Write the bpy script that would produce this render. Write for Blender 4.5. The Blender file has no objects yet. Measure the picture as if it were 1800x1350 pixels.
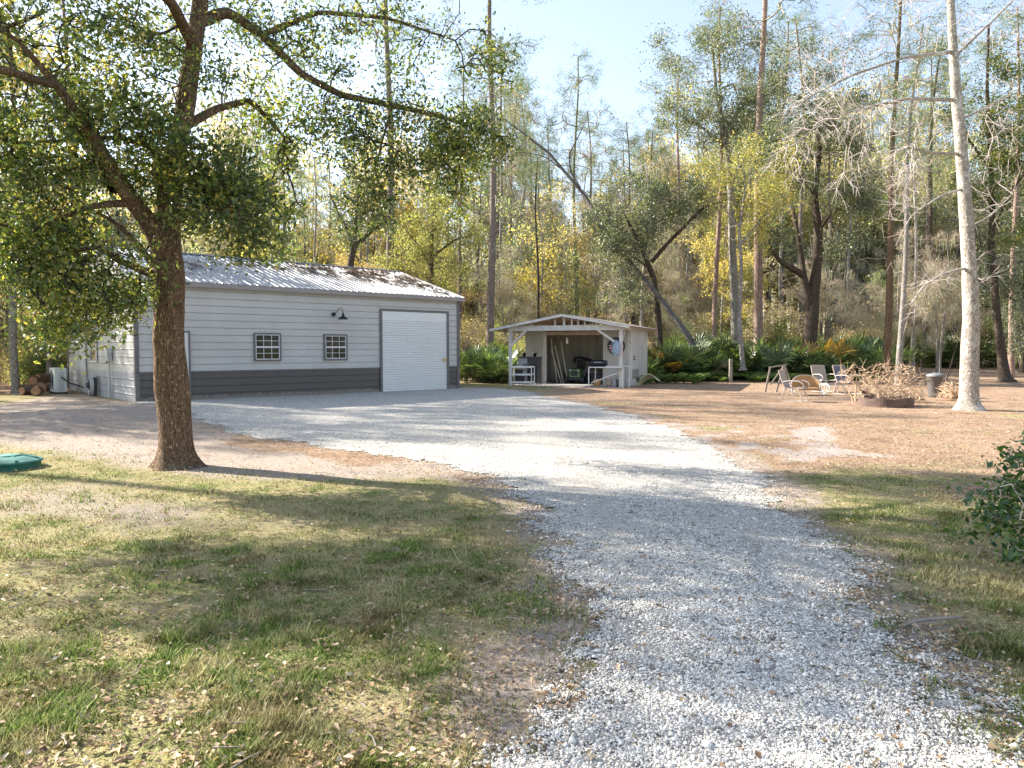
import bpy, math, random
import numpy as np
from math import radians as R, sin, cos, pi

random.seed(7)
SC = bpy.context.scene
COL = SC.collection
F = 1290.0
CAMH = 1.6
PITCH = math.atan(62 / F)

# ------------------------------------------------------------------ camera geometry
def ray(px, py):
    u = (px - 900) / F; v = (674 - py) / F
    return np.array([u, cos(PITCH) + v * sin(PITCH), v * cos(PITCH) - sin(PITCH)])
def gp(px, py, z=0.0):
    """point of the ground level z seen at a pixel of the 1800x1350 photograph"""
    d = ray(px, py); t = (z - CAMH) / d[2]
    return np.array([d[0] * t, d[1] * t, z])
def dp(px, py, Y):
    """point at depth Y"""
    d = ray(px, py); t = Y / d[1]
    return np.array([0, 0, CAMH]) + d * t

# ------------------------------------------------------------------ noise
def vnoise(x, y, seed=0):
    x = np.asarray(x, float); y = np.asarray(y, float)
    xi = np.floor(x).astype(np.int64); yi = np.floor(y).astype(np.int64)
    fx = x - xi; fy = y - yi
    fx = fx * fx * (3 - 2 * fx); fy = fy * fy * (3 - 2 * fy)
    def h(a, b):
        n = (a * 374761393 + b * 668265263 + seed * 2147483647) & 0xffffffff
        n = ((n ^ (n >> 13)) * 1274126177) & 0xffffffff
        return ((n ^ (n >> 16)) & 0xffff) / 65535.0
    a = h(xi, yi); b = h(xi + 1, yi); c = h(xi, yi + 1); d = h(xi + 1, yi + 1)
    return (a * (1 - fx) + b * fx) * (1 - fy) + (c * (1 - fx) + d * fx) * fy
def fbm(x, y, seed=0, octs=4):
    s = 0; a = 0.5; t = 0
    for o in range(octs):
        s = s + a * vnoise(x * 2 ** o, y * 2 ** o, seed + o * 17); t += a; a *= 0.5
    return s / t
def height(x, y):
    x = np.asarray(x, float); y = np.asarray(y, float)
    h = 0.05 * (fbm(x * 0.35, y * 0.35, 3, 3) - 0.5)
    h = h + np.clip(y - 42, 0, 60) * 0.024
    # low earth bank left of the garage
    h = h + 0.22 * np.exp(-(((x + 9.6) / 2.2) ** 2 + ((y - 17.5) / 3.0) ** 2))
    # level pad under the garage and the shed
    g = np.clip(((x + 11.1) * 0.669 - (y - 21.66) * 0.743 + 2.0) / 2.0, 0, 1)
    return h
def hz(x, y): return float(height(x, y))

# ------------------------------------------------------------------ mesh building
def np_mesh(name, V, faces, mats=(), fm=None, smooth=False, attr=None):
    """faces: list of int arrays (n,k)"""
    me = bpy.data.meshes.new(name)
    V = np.ascontiguousarray(V, dtype=np.float32)
    me.vertices.add(len(V)); me.vertices.foreach_set('co', V.ravel())
    loops = np.concatenate([f.ravel() for f in faces]).astype(np.int32)
    tot = np.concatenate([np.full(len(f), f.shape[1]) for f in faces]).astype(np.int32)
    st = np.concatenate([[0], np.cumsum(tot)[:-1]]).astype(np.int32)
    me.loops.add(len(loops)); me.loops.foreach_set('vertex_index', loops)
    me.polygons.add(len(tot)); me.polygons.foreach_set('loop_start', st)
    try: me.polygons.foreach_set('loop_total', tot)
    except Exception: pass
    for m in mats: me.materials.append(m)
    if fm is not None: me.polygons.foreach_set('material_index', np.asarray(fm, np.int32))
    if smooth is not False:
        sm = np.ones(len(tot), bool) if smooth is True else np.asarray(smooth, bool)
        me.polygons.foreach_set('use_smooth', sm)
    me.update(calc_edges=True)
    me.validate()
    if attr:
        for an, av in attr.items():
            a = me.color_attributes.new(an, 'FLOAT_COLOR', 'POINT')
            a.data.foreach_set('color', np.ascontiguousarray(av, np.float32).ravel())
    return me

class MB:
    def __init__(s): s.v = []; s.f = []; s.m = []; s.sm = []
    def add(s, V, Fs, m=0, smooth=False):
        o = len(s.v); s.v.extend([tuple(map(float, p)) for p in V])
        for f in Fs: s.f.append([i + o for i in f]); s.m.append(m); s.sm.append(smooth)
    def box(s, x0, x1, y0, y1, z0, z1, m=0):
        V = [(x, y, z) for x in (x0, x1) for y in (y0, y1) for z in (z0, z1)]
        s.add(V, [(0, 1, 3, 2), (4, 6, 7, 5), (0, 4, 5, 1), (2, 3, 7, 6), (0, 2, 6, 4), (1, 5, 7, 3)], m)
    def bar(s, a, b, w, h=None, m=0, up=(0, 0, 1)):
        h = h or w
        a = np.array(a, float); b = np.array(b, float); d = b - a; d /= np.linalg.norm(d)
        u = np.array(up, float)
        if abs(d @ u) > 0.95: u = np.array([0.0, 1, 0])
        r = np.cross(d, u); r /= np.linalg.norm(r); u = np.cross(r, d)
        V = [p + r * sx * w / 2 + u * sy * h / 2 for p in (a, b) for sx, sy in ((-1, -1), (1, -1), (1, 1), (-1, 1))]
        s.add(V, [(0, 3, 2, 1), (4, 5, 6, 7), (0, 1, 5, 4), (1, 2, 6, 5), (2, 3, 7, 6), (3, 0, 4, 7)], m)
    def tube(s, pts, r, n=8, m=0, cap=True):
        pts = [np.array(p, float) for p in pts]
        rs = r if hasattr(r, '__len__') else [r] * len(pts)
        V = []; Fs = []; prev = None
        for i, p in enumerate(pts):
            d = pts[min(i + 1, len(pts) - 1)] - pts[max(i - 1, 0)]; d /= (np.linalg.norm(d) + 1e-9)
            if prev is None:
                u = np.array([0, 0, 1.0]) if abs(d[2]) < 0.9 else np.array([1.0, 0, 0])
            else: u = prev
            a = u - d * (u @ d); a /= (np.linalg.norm(a) + 1e-9); prev = a; b = np.cross(d, a)
            for k in range(n):
                t = 2 * pi * k / n; V.append(p + rs[i] * (a * cos(t) + b * sin(t)))
        for i in range(len(pts) - 1):
            for k in range(n):
                Fs.append((i * n + k, i * n + (k + 1) % n, (i + 1) * n + (k + 1) % n, (i + 1) * n + k))
        s.add(V, Fs, m, True)
        if cap:
            o = (len(pts) - 1) * n
            s.add([V[k] for k in range(n)], [tuple(range(n))[::-1]], m)
            s.add([V[o + k] for k in range(n)], [tuple(range(n))], m)
    def lathe(s, prof, n=24, c=(0, 0, 0), m=0, smooth=True):
        V = []; Fs = []
        for (r, z) in prof:
            for k in range(n):
                t = 2 * pi * k / n; V.append((c[0] + r * cos(t), c[1] + r * sin(t), c[2] + z))
        for i in range(len(prof) - 1):
            for k in range(n):
                Fs.append((i * n + k, i * n + (k + 1) % n, (i + 1) * n + (k + 1) % n, (i + 1) * n + k))
        s.add(V, Fs, m, smooth)
    def mesh(s, name, mats):
        me = bpy.data.meshes.new(name); me.from_pydata(s.v, [], s.f)
        for m_ in (mats if isinstance(mats, (list, tuple)) else [mats]): me.materials.append(m_)
        me.polygons.foreach_set('material_index', s.m); me.polygons.foreach_set('use_smooth', s.sm)
        me.update(); return me
    def build(s, name, mats, parent=None, bevel=0):
        o = link(name, s.mesh(name, mats), parent)
        if bevel:
            b = o.modifiers.new('edge', 'BEVEL'); b.width = bevel; b.segments = 2; b.limit_method = 'ANGLE'
        return o

def link(name, me, parent=None):
    o = bpy.data.objects.new(name, me); COL.objects.link(o)
    if parent: o.parent = parent
    return o
def tag(o, label=None, cat=None, group=None, kind=None):
    if label: o['label'] = label
    if cat: o['category'] = cat
    if group: o['group'] = group
    if kind: o['kind'] = kind
    return o
def thing(name, label, cat, loc=(0, 0, 0), rz=0, group=None):
    o = link(name, None); o.location = tuple(float(c) for c in loc); o.rotation_euler = (0, 0, rz)
    return tag(o, label, cat, group)

# ------------------------------------------------------------------ materials
def mat(name):
    m = bpy.data.materials.new(name); m.use_nodes = True
    nt = m.node_tree; b = nt.nodes['Principled BSDF']
    return m, nt, b
def N(nt, t, **kw):
    n = nt.nodes.new(t)
    for k, v in kw.items():
        if k in n.inputs: n.inputs[k].default_value = v
        else: setattr(n, k, v)
    return n
def ramp(nt, src, stops, interp='LINEAR'):
    r = nt.nodes.new('ShaderNodeValToRGB'); r.color_ramp.interpolation = interp
    e = r.color_ramp.elements
    while len(e) < len(stops): e.new(0.5)
    for i, (p, c) in enumerate(stops):
        e[i].position = p; e[i].color = (c[0], c[1], c[2], 1)
    nt.links.new(src, r.inputs[0]); return r.outputs[0]
def mixc(nt, a, b, f, mode='MIX'):
    m = nt.nodes.new('ShaderNodeMix'); m.data_type = 'RGBA'; m.blend_type = mode
    for s, v in ((0, f), (6, a), (7, b)):
        if hasattr(v, 'links') or isinstance(v, bpy.types.NodeSocket): nt.links.new(v, m.inputs[s])
        else: m.inputs[s].default_value = v if s == 0 else (v[0], v[1], v[2], 1)
    return m.outputs[2]
def noise(nt, scale, detail=4, rough=0.6, vec=None, dist=0):
    n = N(nt, 'ShaderNodeTexNoise'); n.inputs['Scale'].default_value = scale
    n.inputs['Detail'].default_value = detail; n.inputs['Roughness'].default_value = rough
    n.inputs['Distortion'].default_value = dist
    if vec is not None: nt.links.new(vec, n.inputs['Vector'])
    return n.outputs['Fac']
def bump(nt, b, src, strength=0.4, dist=0.02):
    n = nt.nodes.new('ShaderNodeBump'); n.inputs['Strength'].default_value = strength
    n.inputs['Distance'].default_value = dist
    nt.links.new(src, n.inputs['Height']); nt.links.new(n.outputs[0], b.inputs['Normal'])
def mapping(nt, coord, scale):
    m = N(nt, 'ShaderNodeMapping'); m.inputs['Scale'].default_value = scale
    nt.links.new(coord, m.inputs['Vector']); return m.outputs[0]

def simple(name, col, rough=0.6, metal=0, var=0.12, scale=6, spec=0.5, bmp=0.0):
    m, nt, b = mat(name)
    tc = N(nt, 'ShaderNodeTexCoord')
    n = noise(nt, scale, 5, 0.65, tc.outputs['Object'])
    c = ramp(nt, n, [(0.3, [x * (1 - var) for x in col]), (0.7, [min(1, x * (1 + var)) for x in col])])
    nt.links.new(c, b.inputs['Base Color'])
    b.inputs['Roughness'].default_value = rough; b.inputs['Metallic'].default_value = metal
    b.inputs['Specular IOR Level'].default_value = spec
    if bmp: bump(nt, b, noise(nt, scale * 8, 4, 0.6, tc.outputs['Object']), bmp, 0.01)
    return m

def bark(name, dark, light, lichen, lich_amt=0.45, sc=(9, 9, 1.6), bmp=0.9, crack=0.5):
    m, nt, b = mat(name)
    tc = N(nt, 'ShaderNodeTexCoord'); v = mapping(nt, tc.outputs['Object'], sc)
    n1 = noise(nt, 2.2, 6, 0.7, v, 0.6)
    vo = N(nt, 'ShaderNodeTexVoronoi'); vo.feature = 'DISTANCE_TO_EDGE'; vo.inputs['Scale'].default_value = 2.6
    nt.links.new(v, vo.inputs['Vector'])
    cr = ramp(nt, vo.outputs['Distance'], [(0.0, (0, 0, 0)), (0.22, (1, 1, 1))])
    c = ramp(nt, n1, [(0.3, dark), (0.7, light)])
    n2 = noise(nt, 1.3, 5, 0.75, tc.outputs['Object'])
    lm = ramp(nt, n2, [(lich_amt, (0, 0, 0)), (lich_amt + 0.12, (1, 1, 1))])
    c = mixc(nt, c, lichen, lm)
    sp = noise(nt, 26, 3, 0.6, tc.outputs['Object'])
    spm = ramp(nt, sp, [(0.58, (0, 0, 0)), (0.64, (1, 1, 1))])
    sp2 = ramp(nt, noise(nt, 40, 3, 0.7, mapping(nt, tc.outputs['Object'], (1, 1, 0.5))), [(0.30, (0.35, 0.35, 0.35)), (0.5, (1, 1, 1))])
    c = mixc(nt, c, [min(1, x * 1.7) for x in light], spm)
    cd = mixc(nt, c, mixc(nt, [x * 0.55 for x in dark], c, cr), crack)
    cd = mixc(nt, cd, sp2, 0.9, 'MULTIPLY')
    nt.links.new(cd, b.inputs['Base Color']); b.inputs['Roughness'].default_value = 0.95
    b.inputs['Specular IOR Level'].default_value = 0.15
    mm = N(nt, 'ShaderNodeMath', operation='MULTIPLY_ADD'); nt.links.new(cr, mm.inputs[0]); mm.inputs[1].default_value = crack
    nt.links.new(n1, mm.inputs[2]); bump(nt, b, mm.outputs[0], bmp, 0.03)
    return m

def leafmat(name, stops, trans=0.4, rough=0.45, spec=0.5, objvar=None, clump=False):
    """stops: colours picked per leaf; objvar: colours picked per tree"""
    m, nt, b = mat(name)
    g = N(nt, 'ShaderNodeNewGeometry')
    c = ramp(nt, g.outputs['Random Per Island'], stops)
    if clump:
        tc = N(nt, 'ShaderNodeTexCoord'); nn_ = noise(nt, 0.9, 3, 0.6, tc.outputs['Object'])
        c = mixc(nt, c, ramp(nt, nn_, [(0.40, (0.85, 0.9, 0.95)), (0.56, (1.3, 1.25, 1.0)), (0.72, (2.0, 1.75, 1.0))]), 1.0, 'MULTIPLY')
    if objvar:
        oi = N(nt, 'ShaderNodeObjectInfo')
        c2 = ramp(nt, oi.outputs['Random'], objvar, 'CONSTANT')
        c = mixc(nt, c, c2, 1.0, 'MULTIPLY')
    nt.links.new(c, b.inputs['Base Color']); b.inputs['Roughness'].default_value = rough
    b.inputs['Specular IOR Level'].default_value = spec
    t = N(nt, 'ShaderNodeBsdfTranslucent')
    tcx = mixc(nt, c, (1.5, 1.6, 0.7), 1.0, 'MULTIPLY'); nt.links.new(tcx, t.inputs['Color'])
    mx = N(nt, 'ShaderNodeMixShader'); mx.inputs[0].default_value = trans
    nt.links.new(b.outputs[0], mx.inputs[1]); nt.links.new(t.outputs[0], mx.inputs[2])
    nt.links.new(mx.outputs[0], nt.nodes['Material Output'].inputs['Surface'])
    return m

M = {}
M['oak_bark'] = bark('oak_bark', (0.11, 0.066, 0.04), (0.33, 0.225, 0.145), (0.36, 0.29, 0.19), 0.55, (17, 17, 2.4), 1.0, 0.5)
M['pine_bark'] = bark('pine_bark', (0.15, 0.11, 0.09), (0.34, 0.28, 0.24), (0.36, 0.34, 0.31), 0.55, (8, 8, 2), 0.9)
M['pink_bark'] = bark('pink_bark', (0.22, 0.14, 0.11), (0.50, 0.37, 0.31), (0.45, 0.40, 0.36), 0.6, (8, 8, 2.5), 0.9)
M['grey_bark'] = bark('grey_bark', (0.17, 0.15, 0.13), (0.38, 0.35, 0.31), (0.46, 0.45, 0.42), 0.52, (6, 6, 2), 0.5)
M['silver_bark'] = bark('silver_bark', (0.14, 0.115, 0.09), (0.50, 0.45, 0.39), (0.66, 0.63, 0.58), 0.54, (6, 6, 4), 0.5, 0.0)
M['dark_bark'] = bark('dark_bark', (0.05, 0.038, 0.03), (0.15, 0.115, 0.09), (0.22, 0.20, 0.17), 0.62, (8, 8, 2.5), 1.0)
M['snag_wood'] = bark('snag_wood', (0.08, 0.07, 0.065), (0.24, 0.22, 0.20), (0.34, 0.33, 0.31), 0.55, (9, 9, 1), 0.6)
M['twig'] = simple('twig', (0.26, 0.20, 0.16), 0.9)
M['pale_twig'] = simple('pale_twig', (0.50, 0.43, 0.39), 0.85, var=0.2)
M['grey_twig'] = simple('grey_twig', (0.46, 0.375, 0.29), 0.9, var=0.25)
M['brush'] = simple('brush', (0.50, 0.36, 0.24), 0.9, var=0.3, scale=3)
M['oak_leaf'] = leafmat('oak_leaf', [(0, (0.032, 0.055, 0.024)), (0.45, (0.085, 0.125, 0.045)), (0.78, (0.17, 0.19, 0.07)), (1, (0.34, 0.29, 0.11))], 0.42, 0.35, 0.6, clump=True)
M['olive_leaf'] = leafmat('olive_leaf', [(0, (0.07, 0.08, 0.03)), (0.5, (0.16, 0.16, 0.06)), (0.85, (0.28, 0.23, 0.09)), (1, (0.30, 0.17, 0.08))], 0.45, 0.5, 0.4, clump=True)
M['ever_leaf'] = leafmat('ever_leaf', [(0, (0.13, 0.15, 0.09)), (0.6, (0.25, 0.28, 0.17)), (1, (0.42, 0.43, 0.28))], 0.45, 0.5, 0.4,
    [(0, (1, 1, 1)), (0.25, (1.25, 1.1, 0.8)), (0.5, (0.9, 0.95, 1.0)), (0.75, (1.6, 1.35, 0.7))])
M['autumn_leaf'] = leafmat('autumn_leaf', [(0, (0.34, 0.30, 0.18)), (0.45, (0.56, 0.49, 0.31)), (0.8, (0.68, 0.59, 0.39)), (1, (0.64, 0.48, 0.32))], 0.5, 0.4, 0.6,
    [(0, (1, 0.97, 1)), (0.22, (0.72, 0.9, 0.8)), (0.42, (1.12, 1.02, 0.6)), (0.52, (0.98, 0.93, 1.25)), (0.76, (0.6, 0.75, 0.75)), (0.9, (1.05, 0.85, 0.9))])
M['yellow_leaf'] = leafmat('yellow_leaf', [(0, (0.24, 0.26, 0.10)), (0.4, (0.46, 0.44, 0.18)), (0.8, (0.64, 0.54, 0.24)), (1, (0.66, 0.44, 0.18))], 0.45, 0.6, 0.3)
M['grey_leaf'] = leafmat('grey_leaf', [(0, (0.05, 0.065, 0.045)), (0.5, (0.12, 0.14, 0.10)), (0.85, (0.24, 0.26, 0.19)), (1, (0.40, 0.40, 0.30))], 0.3, 0.4, 0.6, clump=True)
M['needle'] = leafmat('needle', [(0, (0.06, 0.11, 0.05)), (0.6, (0.12, 0.18, 0.08)), (1, (0.22, 0.26, 0.12))], 0.3, 0.5, 0.4)
M['moss'] = leafmat('moss', [(0, (0.24, 0.24, 0.20)), (1, (0.40, 0.39, 0.34))], 0.35, 0.9, 0.1)
M['shrub_leaf'] = leafmat('shrub_leaf', [(0, (0.26, 0.25, 0.14)), (0.5, (0.48, 0.44, 0.26)), (1, (0.72, 0.64, 0.45))], 0.5, 0.5, 0.4,
    [(0, (1, 1, 0.9)), (0.2, (0.6, 0.75, 0.7)), (0.4, (1.15, 1.0, 1.0)), (0.6, (0.85, 0.98, 0.8)), (0.8, (1.2, 1.05, 1.35))])
M['palmetto'] = leafmat('palmetto', [(0, (0.05, 0.075, 0.035)), (0.6, (0.10, 0.14, 0.06)), (1, (0.26, 0.30, 0.14))], 0.3, 0.35, 0.6,
    [(0, (1, 1, 1)), (0.3, (1.7, 1.5, 1.0)), (0.5, (0.8, 0.9, 1.0)), (0.72, (1.3, 1.3, 1.1)), (0.88, (3.2, 1.5, 0.9))])
M['fern'] = leafmat('fern', [(0, (0.07, 0.12, 0.035)), (1, (0.22, 0.28, 0.09))], 0.4, 0.5, 0.3)
M['camellia'] = leafmat('camellia', [(0, (0.03, 0.075, 0.025)), (0.6, (0.06, 0.12, 0.035)), (1, (0.15, 0.24, 0.06))], 0.28, 0.25, 0.7)
M['dry_leaf'] = leafmat('dry_leaf', [(0, (0.13, 0.08, 0.05)), (0.3, (0.30, 0.19, 0.11)), (0.65, (0.46, 0.33, 0.21)), (0.92, (0.54, 0.41, 0.28)), (1, (0.66, 0.56, 0.44))], 0.15, 0.7, 0.3)
M['roof_leaf'] = leafmat('roof_leaf', [(0, (0.09, 0.06, 0.045)), (0.6, (0.22, 0.145, 0.11)), (1, (0.36, 0.26, 0.2))], 0.1, 0.8, 0.2)
M['dead_palm'] = leafmat('dead_palm', [(0, (0.26, 0.18, 0.10)), (1, (0.48, 0.38, 0.24))], 0.2, 0.8, 0.2)

M['siding'] = simple('siding_light', (0.49, 0.475, 0.455), 0.5, 0, 0.09, 0.9)
M['siding_dark'] = simple('siding_dark', (0.088, 0.078, 0.071), 0.5, 0, 0.08, 1.2)
M['siding_sunlit'] = simple('siding_dark_sunlit', (0.36, 0.37, 0.39), 0.45, 0, 0.08, 1.2)  # paler copy of the dark band, sun glare put into its colour
M['trim'] = simple('trim_grey', (0.13, 0.12, 0.12), 0.5, 0, 0.06, 2)
M['fascia'] = simple('fascia_taupe', (0.27, 0.235, 0.225), 0.5, 0, 0.06, 2)
M['white_metal'] = simple('white_metal', (0.70, 0.70, 0.69), 0.45, 0, 0.03, 1.5)
M['white_paint'] = simple('white_paint', (0.62, 0.61, 0.59), 0.6, 0, 0.10, 5)
M['worn_white'] = simple('worn_white_wood', (0.62, 0.60, 0.57), 0.8, 0, 0.16, 5)
M['black_metal'] = simple('black_metal', (0.012, 0.013, 0.016), 0.4, 0.0, 0.2, 5)
M['black_plastic'] = simple('black_plastic', (0.03, 0.03, 0.033), 0.6, 0.0, 0.3, 5)
M['charcoal'] = simple('charcoal', (0.075, 0.078, 0.085), 0.7, 0, 0.3, 6)
M['green_paint'] = simple('green_paint', (0.12, 0.20, 0.07), 0.4, 0, 0.1, 6)
M['ac_body'] = simple('ac_beige', (0.62, 0.65, 0.62), 0.5, 0, 0.05, 3)
M['grey_plastic'] = simple('grey_plastic', (0.48, 0.48, 0.48), 0.6, 0, 0.08, 4)
M['pvc'] = simple('pvc_white', (0.68, 0.68, 0.68), 0.45, 0, 0.08, 6)
M['lid_green'] = simple('lid_green', (0.045, 0.19, 0.155), 0.6, 0, 0.4, 9, bmp=0.15)
M['rust'] = simple('rusty_steel', (0.13, 0.085, 0.07), 0.8, 0.2, 0.3, 5, bmp=0.3)
M['tan_frame'] = simple('tan_frame', (0.46, 0.37, 0.31), 0.5, 0, 0.1, 8)
M['chair_pale'] = simple('chair_pale', (0.44, 0.39, 0.35), 0.5, 0, 0.12, 8)
M['sling'] = simple('sling_fabric', (0.36, 0.30, 0.24), 0.85, 0, 0.14, 40, bmp=0.3)
M['chair_brown'] = simple('chair_brown', (0.42, 0.25, 0.11), 0.8, 0, 0.25, 9)
M['cushion_grey'] = simple('cushion_grey', (0.12, 0.13, 0.17), 0.8, 0, 0.2, 9)
M['can_grey'] = simple('can_grey', (0.12, 0.11, 0.105), 0.6, 0, 0.25, 8)
M['can_lid'] = simple('can_lid', (0.17, 0.17, 0.175), 0.6, 0, 0.15, 8)
M['weathered'] = simple('weathered_wood', (0.30, 0.25, 0.21), 0.9, 0, 0.3, 9, bmp=0.3)
M['post_wood'] = simple('post_wood', (0.27, 0.235, 0.19), 0.9, 0, 0.25, 9, bmp=0.3)
M['log_end'] = simple('log_end', (0.36, 0.20, 0.11), 0.9, 0, 0.35, 9)
M['log_bark'] = simple('log_bark', (0.13, 0.09, 0.065), 0.95, 0, 0.4, 12, bmp=0.6)
M['lumber'] = simple('raw_lumber', (0.48, 0.34, 0.24), 0.85, 0, 0.2, 7)
M['bamboo'] = simple('bamboo', (0.52, 0.45, 0.36), 0.7, 0, 0.3, 14)
M['foam'] = simple('foam_sheet', (0.62, 0.62, 0.42), 0.8, 0, 0.1, 6)
M['tarp'] = simple('blue_cloth', (0.28, 0.36, 0.46), 0.8, 0, 0.3, 12, bmp=0.4)
M['concrete'] = simple('concrete', (0.42, 0.39, 0.36), 0.9, 0, 0.25, 4, bmp=0.3)
M['copper'] = simple('brass', (0.52, 0.34, 0.14), 0.4, 0.6, 0.2, 9)
M['sheet_grey'] = simple('sheet_grey', (0.22, 0.24, 0.26), 0.6, 0, 0.2, 6)
M['bulb_glass'] = simple('bulb_glass', (0.85, 0.85, 0.82), 0.2)
M['sign_red'] = simple('sign_red', (0.32, 0.05, 0.05), 0.6)
M['sign_navy'] = simple('sign_navy', (0.03, 0.04, 0.09), 0.6)

m = M['siding_dark']; nt = m.node_tree; b = nt.nodes['Principled BSDF']; tc = N(nt, 'ShaderNodeTexCoord'); sx = N(nt, 'ShaderNodeSeparateXYZ'); nt.links.new(tc.outputs['Object'], sx.inputs[0])
nn_ = N(nt, 'ShaderNodeMath', operation='MULTIPLY_ADD'); nt.links.new(noise(nt, 5, 5, .75, tc.outputs['Object']), nn_.inputs[0]); nn_.inputs[1].default_value = -.42; nt.links.new(sx.outputs[2], nn_.inputs[2])
ad_ = N(nt, 'ShaderNodeMath', operation='ADD'); nt.links.new(nn_.outputs[0], ad_.inputs[0]); ad_.inputs[1].default_value = .10; nn_ = ad_
dm = ramp(nt, nn_.outputs[0], [(0.0, (.45, .45, .45)), (0.02, (0, 0, 0))]); oldc = b.inputs['Base Color'].links[0].from_socket
nt.links.new(mixc(nt, oldc, (0.30, 0.26, 0.215), dm), b.inputs['Base Color'])
def plank_mat(name, col, spacing=0.2, dirt=(0.2, 0.19, 0.17)):
    m, nt, b = mat(name); tc = N(nt, 'ShaderNodeTexCoord')
    n = noise(nt, 1.6, 6, 0.7, mapping(nt, tc.outputs['Object'], (1, 1, 0.5)))
    c = ramp(nt, n, [(0.25, [x * 0.75 for x in col]), (0.6, col)])
    n2 = noise(nt, 0.9, 5, 0.8, tc.outputs['Object'])
    c = mixc(nt, c, dirt, ramp(nt, n2, [(0.58, (0, 0, 0)), (0.75, (0.8, 0.8, 0.8))]))
    nt.links.new(c, b.inputs['Base Color']); b.inputs['Roughness'].default_value = 0.85
    bump(nt, b, noise(nt, 30, 4, 0.6, mapping(nt, tc.outputs['Object'], (1, 1, 0.08))), 0.3, 0.01)
    return m
M['shed_ply'] = plank_mat('painted_plywood', (0.55, 0.52, 0.475))
M['shed_inner'] = plank_mat('inner_plywood', (0.66, 0.61, 0.53), 0.2, (0.26, 0.24, 0.21))

# roof metal : brushed galvalume with dull streaks
m, nt, b = mat('galvalume'); tc = N(nt, 'ShaderNodeTexCoord')
n = noise(nt, 1.5, 6, 0.7, mapping(nt, tc.outputs['Object'], (1.2, 0.25, 1)))
rc = ramp(nt, n, [(0.3, (0.22, 0.22, 0.222)), (0.65, (0.33, 0.33, 0.33))])
sx = N(nt, 'ShaderNodeSeparateXYZ'); nt.links.new(tc.outputs['Object'], sx.inputs[0])
ms = ramp(nt, noise(nt, 0.8, 6, 0.7, mapping(nt, tc.outputs['Object'], (.8, 1.6, 1))), [(0.44, (0, 0, 0)), (0.62, (1, 1, 1))])
mu = N(nt, 'ShaderNodeMapRange'); mu.inputs[1].default_value = 5.5; mu.inputs[2].default_value = 8.5; nt.links.new(sx.outputs[0], mu.inputs[0])
mv = N(nt, 'ShaderNodeMapRange'); mv.inputs[1].default_value = .6; mv.inputs[2].default_value = 3.0; nt.links.new(sx.outputs[1], mv.inputs[0])
mq = mixc(nt, ms, mixc(nt, mu.outputs[0], mv.outputs[0], 1.0, 'MULTIPLY'), 1.0, 'MULTIPLY')
nt.links.new(mixc(nt, rc, (0.17, 0.115, 0.09), mq), b.inputs['Base Color'])
b.inputs['Metallic'].default_value = 0.2; b.inputs['Roughness'].default_value = 0.5
M['galv'] = m
m, nt, b = mat('window_glass')
b.inputs['Base Color'].default_value = (0.012, 0.014, 0.014, 1); b.inputs['Roughness'].default_value = 0.03
b.inputs['Specular IOR Level'].default_value = 0.35; M['glass'] = m

# old corrugated shed roof
m, nt, b = mat('old_roof'); tc = N(nt, 'ShaderNodeTexCoord')
n = noise(nt, 2.5, 6, 0.75, tc.outputs['Object'])
nt.links.new(ramp(nt, n, [(0.35, (0.09, 0.08, 0.075)), (0.5, (0.24, 0.2, 0.17)), (0.7, (0.46, 0.44, 0.42))]), b.inputs['Base Color'])
b.inputs['Roughness'].default_value = 0.7; M['old_roof'] = m

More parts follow.
